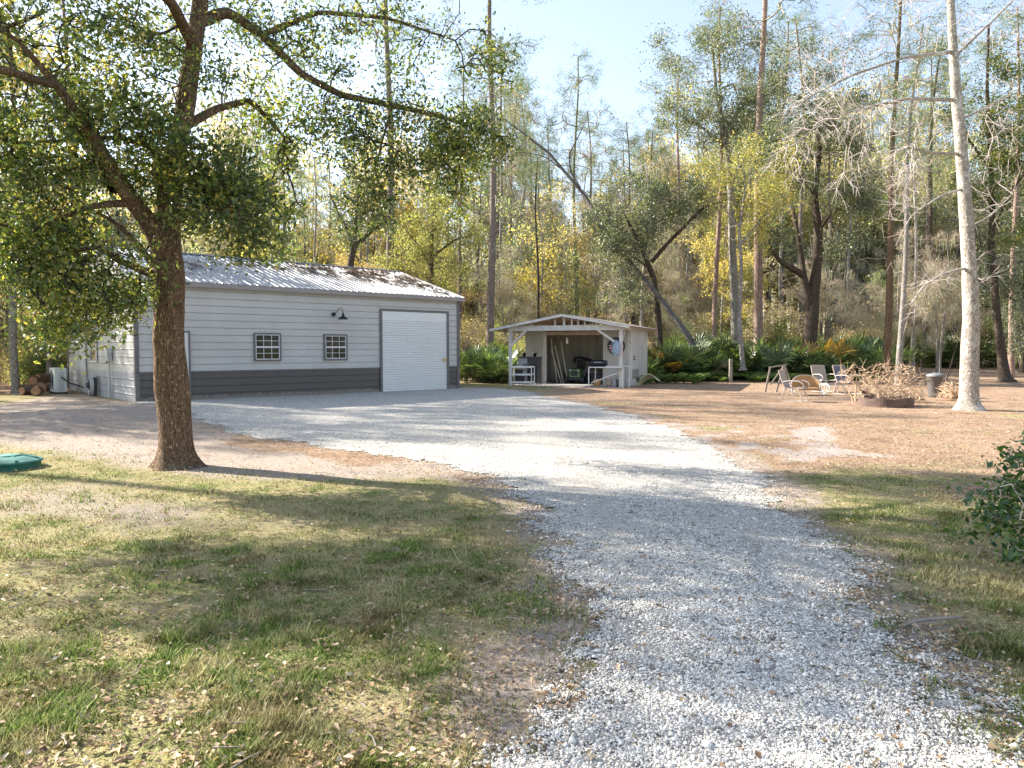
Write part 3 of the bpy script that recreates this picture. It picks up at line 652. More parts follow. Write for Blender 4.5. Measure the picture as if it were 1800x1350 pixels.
def ell(rg, n, c, r, shell=0.35):
    v = unit(rg.normal(0, 1, (n, 3))); q = rg.uniform(shell ** 3, 1, (n, 1)) ** (1 / 3)
    return np.array(c) + v * q * np.array(r)
def leaves_at(rg, nodes, dirs, per, sig, L, W, up=0.5, droop=0.0):
    n = len(nodes) * per; C = np.repeat(nodes, per, 0) + rg.normal(0, 1, (n, 3)) * sig
    D = unit(np.repeat(dirs, per, 0) * 0.6 + rg.normal(0, 0.8, (n, 3)) + np.array([0, 0, -droop]))
    Nn = rg.normal(0, 1, (n, 3)) + np.array([0, 0, up]); Nn = unit(Nn - D * np.sum(D * Nn, 1, keepdims=True))
    s = rg.uniform(0.5, 1.35, n); return rhombs(C, D, Nn, L * s, W * s)
def moss_at(rg, nodes, per=10, lo=0.25, hi=1.1, w=0.02, sp=0.12):
    n = len(nodes) * per; T = np.repeat(nodes, per, 0) + rg.normal(0, sp, (n, 3)) * np.array([1, 1, .3]); ln = rg.uniform(lo, hi, n)
    sw = rg.normal(0, 0.07, (n, 2)); a = rg.uniform(0, pi, n); S = np.stack([np.cos(a), np.sin(a), 0 * a], -1) * w
    Bt = T + np.stack([sw[:, 0], sw[:, 1], -ln], -1); Md = (T + Bt) / 2 + rg.normal(0, 0.03, (n, 3))
    V = np.stack([T - S * .5, T + S * .5, Md + S, Md - S, Bt], 1).reshape(-1, 3); o = np.arange(n)[:, None] * 5
    return V, np.concatenate([o + np.array([[0, 1, 2]]), o + np.array([[0, 2, 3]]), o + np.array([[3, 2, 4]])], 0)
def crown_mesh(name, twigs, blades, mats):
    """twigs (V,F4); blades list of (V, F3, material index)"""
    V = [twigs[0]]; F4 = twigs[1]; o = len(twigs[0]); T = []; mi = [np.zeros(len(F4), int)]
    for v, f, k in blades: V.append(v); T.append(f + o); o += len(v); mi.append(np.full(len(f), k))
    fs = [F4] + T; return np_mesh(name, np.concatenate(V), fs, mats, np.concatenate(mi))

def tree_kind(kind, seed):
    """returns (trunk mesh, crown mesh) standing at the origin"""
    rg = np.random.default_rng(seed)
    def wob(h, r, top, lean=0.02, n=8, w_=0.12, z0=-0.3):
        z = np.linspace(z0, h, n); ph = rg.uniform(0, 6); l = rg.normal(0, lean, 2)
        P = np.stack([l[0] * z + w_ * np.sin(z * 0.35 + ph) * z / h, l[1] * z + w_ * np.cos(z * 0.3 + ph) * z / h, z], -1)
        P[:, :2] -= P[0, :2]; return smooth_poly(P, np.linspace(r, top, n) , 0.5)
    blades = []
    if kind == 'pine':
        H = rg.uniform(23, 27); tr = wob(H, 0.21, 0.05, 0.012, 10, 0.25); limbs = [tr]
        V, Fc = limb_mesh(limbs, 10, 0.10, seed, 0.9)
        k = 46; z = rg.uniform(0.58, 1.0, k) * H; a = rg.uniform(0, 2 * pi, k); rr = (0.6 + 2.3 * np.sin(np.clip((H - z) / (0.42 * H), 0, 1) * 2.4)) * rg.uniform(.6, 1.1, k)
        base = np.stack([np.interp(z, tr[0][:, 2], tr[0][:, i]) for i in range(3)], -1)
        A = base + np.stack([np.cos(a) * rr, np.sin(a) * rr, rr * 0.25], -1)
        A2 = np.concatenate([A] + [A + rg.normal(0, 0.45, A.shape) for _ in range(4)])
        # dead stubs below the crown
        ks = 14; zs = rg.uniform(0.25, 0.6, ks) * H; as_ = rg.uniform(0, 2 * pi, ks); bs = np.stack([np.interp(zs, tr[0][:, 2], tr[0][:, i]) for i in range(3)], -1)
        St = bs + np.stack([np.cos(as_), np.sin(as_), -0.1 + 0 * as_], -1) * rg.uniform(0.5, 1.8, (ks, 1))
        g_ = grow(tr[0][6:], tr[1][6:], A2, 0.2, rg, 0.012, 0.4); g2 = grow(tr[0], tr[1], St, 0.0, rg, 0.012, 0.4)
        tw = frustums(*[np.concatenate([p, q]) for p, q in zip(g_[:4], g2[:4])], 3)
        v, f = leaves_at(rg, g_[4], g_[5], 34, 0.20, 0.26, 0.022, 0.3); blades.append((v, f, 1))
        return V, Fc, 'pine_bark', crown_mesh('pine_crown', tw, blades, [M['grey_twig'], M['needle']])
    if kind in ('autumn', 'bare', 'ever', 'yellow'):
        H = {'autumn': rg.uniform(12, 16.5), 'bare': rg.uniform(15, 19), 'ever': rg.uniform(9, 12), 'yellow': 14}[kind]
        r = {'autumn': 0.13, 'bare': 0.13, 'ever': 0.2, 'yellow': 0.14}[kind]
        tr = wob(H * 0.9, r, 0.025, 0.03, 9, 0.5 if kind != 'ever' else 0.9); limbs = [tr]
        nb = {'autumn': 7, 'bare': 7, 'ever': 8, 'yellow': 8}[kind]
        for _ in range(nb):
            q = rg.uniform(0.25 if kind != 'ever' else 0.2, 0.8); i = int(q * (len(tr[0]) - 1)); p = tr[0][i]; a = rg.uniform(0, 2 * pi)
            ln = H * rg.uniform(0.18, 0.32) * (1.3 if kind == 'ever' else 1); up_ = rg.uniform(0.5, 1.2) if kind != 'ever' else rg.uniform(0.2, 0.8)
            d = np.array([cos(a), sin(a), up_]); d /= np.linalg.norm(d)
            pp = [p, p + d * ln * 0.5 + rg.normal(0, .15, 3), p + d * ln + np.array([0, 0, 0.12 * ln])]
            limbs.append(smooth_poly(pp, [tr[1][i] * 0.6, tr[1][i] * 0.35, 0.012], 0.4))
        V, Fc = limb_mesh(limbs, 7, 0.08, seed, 0.5)
        nodes = np.concatenate([l[0][1:] for l in limbs]); rad = np.concatenate([l[1][1:] for l in limbs]); m_ = nodes[:, 2] > H * 0.18; nodes, rad = nodes[m_], rad[m_]
        at = []
        nc = {'autumn': 26, 'bare': 30, 'ever': 30, 'yellow': 30}[kind]
        for _ in range(nc):
            b_ = nodes[rg.integers(len(nodes))]; cc = b_ + rg.normal(0, 0.6, 3) * np.array([1.3, 1.3, .7]); at.append(ell(rg, 20 if kind != 'bare' else 26, cc, np.array([1.1, 1.1, .7]) * rg.uniform(.6, 1.4), 0.2))
        at = np.concatenate(at); at = at[at[:, 2] > H * 0.14]
        g_ = grow(nodes, rad, at, 0.3, rg, 0.006, 0.42, jit=.15); tw = frustums(*g_[:4], 3)
        if kind == 'autumn':
            m_ = rg.uniform(0, 1, len(g_[4])) < 0.75; v, f = leaves_at(rg, g_[4][m_], g_[5][m_], 10, 0.24, 0.17, 0.10); blades.append((v, f, 1))
            mt = [M['grey_twig'], M['autumn_leaf'], M['moss']]
        elif kind == 'yellow':
            v, f = leaves_at(rg, g_[4], g_[5], 26, 0.26, 0.13, 0.085); blades.append((v, f, 1)); mt = [M['twig'], M['yellow_leaf'], M['moss']]
        elif kind == 'ever':
            v, f = leaves_at(rg, g_[4], g_[5], 16, 0.25, 0.16, 0.08); blades.append((v, f, 1)); mt = [M['twig'], M['grey_leaf'], M['moss']]
        else:
            e = rg.uniform(0, 1, len(g_[4])) < 0.2; v, f = leaves_at(rg, g_[4][e], g_[5][e], 7, 0.2, 0.11, 0.07); blades.append((v, f, 1)); mt = [M['grey_twig'], M['autumn_leaf'], M['moss']]
            # fine twig spray
            n_ = len(g_[4]); k = 7; C = np.repeat(g_[4], k, 0); D = unit(np.repeat(g_[5], k, 0) + rg.normal(0, .6, (n_ * k, 3)))
            E = C + D * rg.uniform(.2, .6, (n_ * k, 1)); t2 = frustums(C, E, np.full(len(C), .006), np.full(len(C), .003), 3)
            tw = (np.concatenate([tw[0], t2[0]]), np.concatenate([tw[1], t2[1] + len(tw[0])]))
        mm_ = rg.uniform(0, 1, len(g_[4])) < (0.10 if kind in ('bare', 'ever') else 0.03)
        v, f = moss_at(rg, g_[4][mm_], 9, .3, 1.3, .022); blades.append((v, f, 2))
        return V, Fc, {'autumn': 'grey_bark', 'bare': 'grey_bark', 'ever': 'dark_bark', 'yellow': 'grey_bark'}[kind], crown_mesh(kind + '_crown', tw, blades, mt)
TK = {}
for kind, seeds in (('pine', (1, 2, 3)), ('autumn', (11, 12, 13, 14)), ('bare', (21, 22, 23)), ('ever', (31, 32, 33)), ('yellow', (41,))):
    for s_ in seeds:
        V, Fc, bk, cm = tree_kind(kind, s_)
        TK.setdefault(kind, []).append((np_mesh(kind + '_trunk', V, [Fc], [M[bk]], smooth=True), cm))
NAMES = {'pine': ('pine_tree', 'pine tree'), 'autumn': ('autumn_tree', 'tree'), 'bare': ('bare_tree', 'bare tree'), 'ever': ('live_oak', 'oak tree'), 'yellow': ('yellow_leafed_tree', 'tree')}
LAB = {'pine': 'tall straight pine with a high thin crown', 'autumn': 'slender tree with sparse autumn foliage', 'bare': 'thin leafless grey tree', 'ever': 'dense dark evergreen oak', 'yellow': 'tree full of bright yellow leaves'}
def plant_tree(kind, px, Y, sc=1.0, region='', label=None, group=None, var=None, rz=None, tilt=0, xy=None, bark_=None):
    tm, cm = TK[kind][var if var is not None else rng.integers(len(TK[kind]))]
    x, y = (xy if xy is not None else ((px - 900) / F * Y, Y))
    o = thing(NAMES[kind][0], label or (LAB[kind] + ' ' + region), NAMES[kind][1], (x, y, hz(x, y)), rz if rz is not None else rng.uniform(0, 2 * pi), group or (None if label else NAMES[kind][1] + 's ' + region))
    o.scale = (sc, sc, sc)
    if tilt: o.rotation_euler = (0, tilt, 0)
    t = link('trunk', tm, o); link('crown', cm, o)
    if bark_: t.material_slots[0].link = 'OBJECT'; t.material_slots[0].material = M[bark_]
    return o

def in_garage(x, y, mg=1.2):
    u = (x + 11.1) * GX[0] + (y - 21.66) * GX[1]; v = (x + 11.1) * GY[0] + (y - 21.66) * GY[1]
    return -mg < u < 12.02 + mg and -mg < v < 9.1 + mg
def region(x, y):
    p = 900 + F * x / y
    if p < 110: return 'in the woods left of the garage'
    if p < 815: return 'in the woods behind the garage'
    if p < 1180: return 'in the woods behind the open shed'
    if p < 1600: return 'in the woods behind the fire pit'
    return 'in the woods at the far right'
placed = []
def free(x, y, d):
    return all((x - a) ** 2 + (y - b) ** 2 > d * d for a, b in placed)
def fill(kind, n, y0, y1, pxr, sc, dmin=1.5):
    c = 0; tr = 0
    while c < n and tr < n * 30:
        tr += 1; Y = y0 + (y1 - y0) * rng.uniform() ** 0.8; px = rng.uniform(*pxr); x = (px - 900) / F * Y
        if not free(x, Y, dmin) or in_garage(x, Y, 2.5): continue
        placed.append((x, Y)); plant_tree(kind, px, Y, rng.uniform(*sc), region(x, Y)); c += 1
# trees one can tell apart: (kind, photo column, depth, scale, bark, label)
SPECIAL = [
 ('pine', 683, 43, 1.30, 'pine_bark', 'stout grey pine rising behind the middle of the garage roof'),
 ('pine', 861, 40, 1.15, 'pine_bark', 'tall grey pine standing in the gap between garage and shed'),
 ('pine', 806, 46, 0.78, 'pine_bark', 'slim pine just behind the right end of the garage'),
 ('pine', 945, 44, 0.55, 'dark_bark', 'very thin dark pine behind the left half of the shed roof'),
 ('pine', 886, 58, 0.9, 'grey_bark', 'pale slender pine just right of the tall pine beside the garage'),
 ('pine', 555, 52, 0.62, 'grey_bark', 'thin pale pine above the left part of the garage roof'),
 ('pine', 650, 56, 0.66, 'grey_bark', 'thin pine left of the stout pine behind the garage'),
 ('pine', 1332, 41, 1.25, 'pink_bark', 'thick pinkish barked pine rising out of the palmettos'),
 ('pine', 1254, 43, 0.85, 'pink_bark', 'rosy barked pine right of the shed above the palmettos'),
 ('pine', 1193, 54, 0.95, 'pink_bark', 'pink barked pine behind the leaning dead trunk'),
 ('pine', 1206, 57, 0.6, 'grey_bark', 'slim grey pine close beside a pink one behind the leaning trunk'),
 ('pine', 1558, 33, 0.82, 'oak_bark', 'brown straight trunk left of a pair behind the brush pile'),
 ('pine', 1578, 31, 0.62, 'grey_bark', 'grey spotted trunk right of a pair behind the brush pile'),
 ('pine', 1604, 50, 0.75, 'silver_bark', 'pale smooth trunk at the edge of the leafy clearing'),
 ('pine', 1622, 54, 1.0, 'dark_bark', 'dark trunk beside the pale one at the back of the clearing'),
 ('pine', 1014, 62, 1.0, 'moss_bark', 'tall trunk wrapped in vines behind the shed ridge'),
 ('pine', 1105, 60, 0.8, 'dark_bark', 'crooked dark pine against the open sky behind the shed'),
 ('pine', 1372, 60, 0.8, 'grey_bark', 'slim grey pine between the pink pine and the twisted oak'),
 ('pine', 1490, 58, 0.8, 'grey_bark', 'slim grey pine right of the twisted oak'),
 ('pine', 1778, 40, 0.85, 'pink_bark', 'light pinkish trunk near the right edge beyond the silver tree'),
 ('yellow', 1330, 30.5, 0.62, None, 'yellow green tree spreading in front of the pink pine'),
 ('yellow', 1275, 52, 0.85, None, 'golden yellow tree glowing behind the rosy pine'),
 ('yellow', 770, 60, 0.8, None, 'golden tree glowing behind the slim pine by the garage'),
 ('bare', 1130, 44, 0.8, 'silver_bark', 'forked pale leafless tree against the sky right of the shed'),
]
M['moss_bark'] = bark('vine_bark', (0.10, 0.10, 0.05), (0.26, 0.25, 0.13), (0.30, 0.30, 0.16), 0.4, (7, 7, 3), 1.0)
for kind, px, Y, sc, bk, lab in SPECIAL:
    if kind == 'yellow' and px == 1330: continue
    placed.append(((px - 900) / F * Y, Y)); plant_tree(kind, px, Y, sc, label=lab, bark_=bk, tilt=(0.09 if 'crooked' in lab else 0))
fill('pine', 24, 52, 95, (-60, 1860), (0.65, 1.0), 3)
fill('autumn', 20, 60, 82, (1170, 1900), (1.1, 1.6), 2.2)
fill('autumn', 18, 60, 84, (-80, 860), (1.1, 1.5), 2.5)
fill('ever', 8, 68, 84, (1180, 1900), (1.8, 2.3), 3)
fill('autumn', 16, 66, 82, (1180, 1900), (1.6, 2.0), 2.5)
fill('autumn', 8, 66, 82, (300, 870), (1.5, 1.9), 3)
fill('bare', 9, 62, 80, (860, 1180), (1.2, 1.6), 2)
fill('autumn', 6, 64, 84, (900, 1180), (1.2, 1.5), 2.5)
fill('pine', 10, 55, 86, (860, 1180), (.8, 1.1), 2.5)
fill('pine', 9, 52, 80, (1180, 1900), (.85, 1.15), 3)
fill('autumn', 16, 50, 85, (860, 1170), (0.7, 1.05), 2.2)
fill('yellow', 3, 48, 70, (300, 1880), (.7, 1.1), 4)
fill('autumn', 26, 44, 60, (-80, 1880), (0.35, 0.7), 2.0)
fill('bare', 34, 43, 60, (820, 1880), (0.3, 0.6), 1.2)
fill('autumn', 8, 50, 64, (1560, 1880), (0.5, 0.8), 2)
fill('autumn', 12, 62, 80, (1150, 1880), (1.0, 1.4), 2.5)
fill('bare', 30, 56, 88, (-80, 1880), (0.9, 1.35), 2.2)
fill('ever', 10, 60, 82, (-60, 1100), (0.8, 1.3), 3)
fill('ever', 10, 62, 82, (1180, 1900), (1.0, 1.6), 3)
for px_, Y_, s_ in ((1800, 46, 1.0), (1735, 62, 1.5), (1500, 64, 1.4), (1660, 66, 1.5), (1830, 36, .7)):
    placed.append(((px_ - 900) / F * Y_, Y_)); plant_tree('ever', px_, Y_, s_, region((px_ - 900) / F * Y_, Y_))
fill('autumn', 8, 27, 40, (-250, 95), (0.5, 0.8), 2); fill('bare', 5, 27, 42, (-250, 95), (0.6, 0.8), 2)
# behind the garage, left, throwing dapples over the drive
for k_, (x, y, s_, kd) in enumerate([(-14.5, 35, .7, 'autumn'), (-19.5, 36, .62, 'ever'), (-17.6, 26, 1.1, 'autumn'), (-24, 31, .85, 'pine'), (-27.5, 36, .9, 'pine'), (-31, 31.5, .9, 'pine'), (-22.5, 38.5, .95, 'pine'), (-29, 26, .85, 'pine'), (-34, 38, 1.0, 'pine'), (-25, 23, 1.1, 'bare'), (-36, 28, .9, 'pine'), (-20, 24.5, .9, 'bare'), (-21, 28, .95, 'ever'), (-16.4, 31.5, .95, 'ever'), (-19.5, 31, 1.0, 'autumn'), (-22, 29.5, .8, 'autumn'), (-26, 33, .8, 'bare'), (-17.5, 40, .8, 'bare')]):
    plant_tree(kd, 0, 0, s_, region(x, y), xy=(x, y)); placed.append((x, y))
# distant woods closing the view
def far_woods():
    rg = np.random.default_rng(77); n = 1500; a = rg.uniform(-0.80, 0.80, n); d = rg.uniform(100, 135, n); x = np.sin(a) * d; y = np.cos(a) * d; hh = rg.uniform(12, 19, n)
    A = np.stack([x, y, height(x, y) - .3], -1); B = A + np.stack([rg.normal(0, .5, n), rg.normal(0, .5, n), hh], -1); tw = frustums(A, B, np.full(n, .16), np.full(n, .05), 5)
    q_ = 5200; i = rg.integers(0, n, q_); t = rg.uniform(0.05, 1.05, q_); cc = A[i] * (1 - t[:, None]) + B[i] * t[:, None] + rg.normal(0, 1, (q_, 3)) * np.array([2.0, 2.0, 1.0]); m_ = q_ * 20
    C = np.repeat(cc, 20, 0) + rg.normal(0, 1, (m_, 3)) * np.repeat(rg.uniform(.3, .9, q_), 20)[:, None]; D = unit(rg.normal(0, 1, (m_, 3))); Nn = rg.normal(0, 1, (m_, 3)); Nn = unit(Nn - D * np.sum(D * Nn, 1, keepdims=True))
    v, f = rhombs(C, D, Nn, rg.uniform(.25, .5, m_), rg.uniform(.15, .3, m_))
    h2 = m_ // 2; o = link('far_woods', crown_mesh('far_woods', tw, [(v, f, 1)], [M['grey_twig'], M['far_leaf']]))
    tag(o, 'distant mixed woodland closing off the view', 'woods', kind='stuff')
M['far_leaf'] = leafmat('far_leaf', [(0, (0.40, 0.38, 0.26)), (0.4, (0.60, 0.54, 0.38)), (0.7, (0.74, 0.66, 0.48)), (1, (0.70, 0.65, 0.56))], 0.5, 0.7, 0.2)
far_woods()

# shrubs
def shrub_mesh(seed, h=2.2, bare=False):
    rg = np.random.default_rng(seed); st = []
    for k in range(7):
        a = rg.uniform(0, 2 * pi); l = rg.uniform(.1, .45) * h; st.append(smooth_poly([(rg.normal(0, .08), rg.normal(0, .08), -.1), (cos(a) * l * .5, sin(a) * l * .5, h * .5), (cos(a) * l, sin(a) * l, h * rg.uniform(.75, 1.0))], [.022, .014, .005], .25))
    nodes = np.concatenate([s_[0] for s_ in st]); rad = np.concatenate([s_[1] for s_ in st]); V0, F0 = limb_mesh(st, 5, .1, seed)
    at = np.concatenate([ell(rg, 16, nodes[rg.integers(len(nodes))] + rg.normal(0, .25, 3), np.array([.45, .45, .35]) * h / 2.2) for _ in range(22)]); at = at[at[:, 2] > .1]
    g_ = grow(nodes, rad, at, .3, rg, .003, .4, jit=.15); tw = frustums(*g_[:4], 3); tw = (np.concatenate([V0, tw[0]]), np.concatenate([F0, tw[1] + len(V0)]))
    v, f = leaves_at(rg, g_[4], g_[5], 4 if bare else 10, .13, .075, .05); return tw, v, f
SH = []
for s_ in range(3):
    tw, v, f = shrub_mesh(100 + s_); SH.append(('leafy_shrub', crown_mesh('leafy_shrub', tw, [(v, f, 1)], [M['twig'], M['shrub_leaf']])))
tw, v, f = shrub_mesh(110, 2.6, True); SB = ('twiggy_shrub', crown_mesh('twiggy_shrub', tw, [(v, f, 1)], [M['grey_twig'], M['dry_leaf']]))
def put_shrub(x, y, sc, bare=False, label=None):
    nm, me = SB if bare else SH[rng.integers(3)]
    o = link(nm, me); o.location = (x, y, hz(x, y)); o.rotation_euler = (0, 0, rng.uniform(0, 6)); o.scale = (sc, sc, sc)
    rgn = region(x, y)
    tag(o, label or (('twiggy brown shrub nearly out of leaf ' if bare else 'leafy yellow green shrub of the understory ') + rgn), 'shrub', None if label else ('bare shrubs ' if bare else 'leafy shrubs ') + rgn)
    return o
def shrubs(n, y0, y1, pxr, sc, bare=0.3):
    c = 0
    while c < n:
        Y = rng.uniform(y0, y1); x = (rng.uniform(*pxr) - 900) / F * Y
        if in_garage(x, Y, 1.5): continue
        put_shrub(x, Y, rng.uniform(*sc), rng.uniform() < bare); c += 1
shrubs(50, 43.5, 50, (800, 1560), (0.6, 1.25), .3); shrubs(60, 50, 66, (780, 1560), (.8, 1.7), .2); shrubs(40, 50, 72, (1560, 1900), (0.9, 2.0)); shrubs(26, 44, 60, (300, 780), (1.2, 2.2))
shrubs(12, 25.5, 34, (-300, 15), (0.55, 1.1)); shrubs(24, 32, 38, (0, 110), (0.6, 1.2)); shrubs(10, 40, 44, (780, 860), (.8, 1.3))

# saw palmettos
def palmetto_mesh(seed, n=22, dead=False):
    rg = np.random.default_rng(seed); A = []; B = []; LV = []; LF = []; o = 0
    for k in range(n):
        a = rg.uniform(0, 2 * pi); el = rg.uniform(.35, 1.35); d = np.array([cos(a) * cos(el), sin(a) * cos(el), sin(el)]); L = rg.uniform(.35, .95)
        b0 = np.array([rg.normal(0, .12), rg.normal(0, .12), 0.0]); tp = b0 + d * L; A.append(b0); B.append(tp)
        # fan: blades radiating from the tip in a tilted disc
        nf = 15; side = unit(np.cross(d, [0, 0, 1.0])[None])[0]; upv = np.cross(side, d); ax = unit((d * .8 + upv * rg.uniform(-.3, .5))[None])[0]; nr = np.cross(side, ax)
        for q in range(nf):
            t = (q / (nf - 1) - .5) * rg.uniform(3.6, 4.0); bd = ax * cos(t) + side * sin(t) ; ln = rg.uniform(.38, .55) * (1 - .18 * abs(t) / 2); e = tp + bd * ln - np.array([0, 0, .09 * ln]) + nr * .04; wv = (ax * -sin(t) + side * cos(t)) * .024; m_ = tp + bd * ln * .55 + nr * .03
            LV += [tp, m_ + wv, e, m_ - wv]; LF += [(o, o + 1, o + 2), (o, o + 2, o + 3)]; o += 4
    A = np.array(A); B = np.array(B); tw = frustums(A, B, np.full(n, .009), np.full(n, .006), 4)
    return crown_mesh('saw_palmetto', tw, [(np.array(LV), np.array(LF), 1)], [M['palmetto'], M['palmetto']])
PM = [palmetto_mesh(200 + k) for k in range(4)]
def palmettos(n, y0, y1, pxr, sc):
    for _ in range(n):
        Y = rng.uniform(y0, y1); x = (rng.uniform(*pxr) - 900) / F * Y; o = link('saw_palmetto', PM[rng.integers(4)]); s_ = rng.uniform(*sc)
        if in_garage(x, Y, 0.9): bpy.data.objects.remove(o); continue
        o.location = (x, Y, hz(x, Y)); o.rotation_euler = (0, 0, rng.uniform(0, 6)); o.scale = (s_, s_, s_)
        rgn = {'in the woods behind the garage': 'beside the right end of the garage', 'in the woods behind the open shed': 'around the back of the shed', 'in the woods behind the fire pit': 'along the clearing edge behind the chairs', 'in the woods at the far right': 'at the back of the clearing on the right', 'in the woods left of the garage': 'left of the garage'}[region(x, Y)]
        tag(o, 'green saw palmetto with fan shaped fronds ' + rgn, 'palmetto', 'saw palmettos ' + rgn)
palmettos(64, 36.5, 44, (1150, 1545), (0.8, 2.1)); palmettos(24, 44, 52, (1150, 1540), (1.4, 2.1)); palmettos(16, 36, 42, (1120, 1230), (1.0, 1.6))
palmettos(26, 34, 42, (812, 890), (1.1, 1.7)); palmettos(44, 52, 62, (1610, 1850), (1.5, 2.4)); palmettos(4, 31, 34, (20, 110), (.8, 1.2))

# ferns at the foot of the palmettos
def fern_mesh(seed):
    rg = np.random.default_rng(seed); LV = []; LF = []; o = 0; A = []; B = []
    for k in range(26):
        a = rg.uniform(0, 2 * pi); L = rg.uniform(.4, .75); pts = [np.array([cos(a) * L * t * .8, sin(a) * L * t * .8, L * (1.15 * t - .75 * t * t)]) for t in np.linspace(0, 1, 9)]; sd_ = np.array([-sin(a), cos(a), 0])
        for i in range(1, 9):
            A.append(pts[i - 1]); B.append(pts[i]); w_ = .12 * sin(pi * min(1, i / 8 + .12)) + .02; d = (pts[i] - pts[i - 1])
            for sg in (-1, 1): LV += [pts[i] - d * .3, pts[i] + sd_ * sg * w_ + d * .2 - np.array([0, 0, .02]), pts[i] + d * .3]; LF.append((o, o + 1, o + 2)); o += 3
    tw = frustums(np.array(A), np.array(B), np.full(len(A), .003), np.full(len(A), .002), 3); return crown_mesh('fern', tw, [(np.array(LV), np.array(LF), 1)], [M['fern'], M['fern']])
FM = [fern_mesh(300), fern_mesh(301)]
for k in range(75):
    px = rng.uniform(1128, 1550); Y = rng.uniform(34.5, 38.5) if px > 1240 else rng.uniform(32.5, 37); x = (px - 900) / F * Y; o = link('fern', FM[k % 2]); s_ = rng.uniform(.8, 1.5); o.scale = (s_, s_, s_)
    o.location = (x, Y, hz(x, Y)); o.rotation_euler = (0, 0, rng.uniform(0, 6)); tag(o, 'bright green fern along the foot of the palmettos', 'fern', 'ferns at the clearing edge')

# ------------------------------------------------------------------ the big foreground oak
def big_tree(name, label, cat, base, limbs_px, blobs, bark_, twigm, leafm, leaf=(0.075, 0.034), per=26, sig=0.1, seed=0, flare=0.5, tip=.0035, alpha=.3, nring=18, rough=.1, moss=0, extra=None, group=None, step=.18, fine=0, clump=13, crad=.42, rsc=1.0):
    """limbs_px: lists of (px, py, depth, radius)"""
    rg = np.random.default_rng(seed); limbs = []
    for L in limbs_px:
        P = [dp(q[0], q[1], q[2]) if len(q) == 4 else np.array(q[:3]) for q in L]; rr = [q[-1] * rsc for q in L]
        limbs.append(smooth_poly(np.array(P) - base, rr, step, 0.0, rg))
    for L in (extra or []): limbs.append(smooth_poly(np.array([q[:3] for q in L]) - base, [q[3] for q in L], step))
    o = thing(name, label, cat, base, group=group); V, Fc = limb_mesh(limbs, nring, rough, seed, flare)
    link('trunk', np_mesh(name + '_trunk', V, [Fc], [M[bark_]], smooth=True), o)
    nodes = np.concatenate([l[0][2 if i else 6:] for i, l in enumerate(limbs)]); rad = np.concatenate([l[1][2 if i else 6:] for i, l in enumerate(limbs)])
    at = []
    for bl in blobs:
        if bl[0] == 'w': c, r_, n_ = bl[1], bl[2], bl[3]
        else: px, py, Y, rx, ry, n_ = bl; c = dp(px, py, Y); r_ = (rx / F * Y, max(rx, ry) / F * Y, ry / F * Y)
        if leafm and n_ > 20:
            n3 = int(n_ * .35); at.append(ell(rg, n3, np.array(c) - base, np.array(r_) * 1.12, .1)); kk = max(3, (n_ - n3) // clump); cc = ell(rg, kk, np.array(c) - base, r_, .1)
            at += [ell(rg, clump, q_, np.array([1.0, 1.0, .7]) * crad * rg.uniform(.6, 1.3), .1) for q_ in cc]
        else: at.append(ell(rg, n_, np.array(c) - base, r_, .1))
    at = np.concatenate(at); g_ = grow(nodes, rad, at, alpha, rg, tip, .42, jit=.13)
    tw = frustums(*g_[:4], 4); bl = []
    if fine:
        C = np.repeat(g_[4], fine, 0); D = unit(np.repeat(g_[5], fine, 0) * 1.2 + rg.normal(0, .6, (len(C), 3))); E = C + D * rg.uniform(.15, .5, (len(C), 1))
        t2 = frustums(C, E, np.full(len(C), .0045), np.full(len(C), .002), 3); tw = (np.concatenate([tw[0], t2[0]]), np.concatenate([tw[1], t2[1] + len(tw[0])]))
    mats = [M[twigm]]
    if leafm: v, f = leaves_at(rg, g_[4], g_[5], per, sig, leaf[0], leaf[1], .6, .15); bl.append((v, f, 1)); mats.append(M[leafm])
    if moss:
        q = rg.uniform(0, 1, len(g_[4])) < moss; v, f = moss_at(rg, g_[4][q], 14, .15, .7, .008, .06); bl.append((v, f, len(mats))); mats.append(M['moss'])
    link('crown', crown_mesh(name + '_crown', tw, bl, mats), o); return o
OB = gp(310, 820); OB[2] = GZ(OB[0], OB[1]) - 0.03; D0 = 9.95
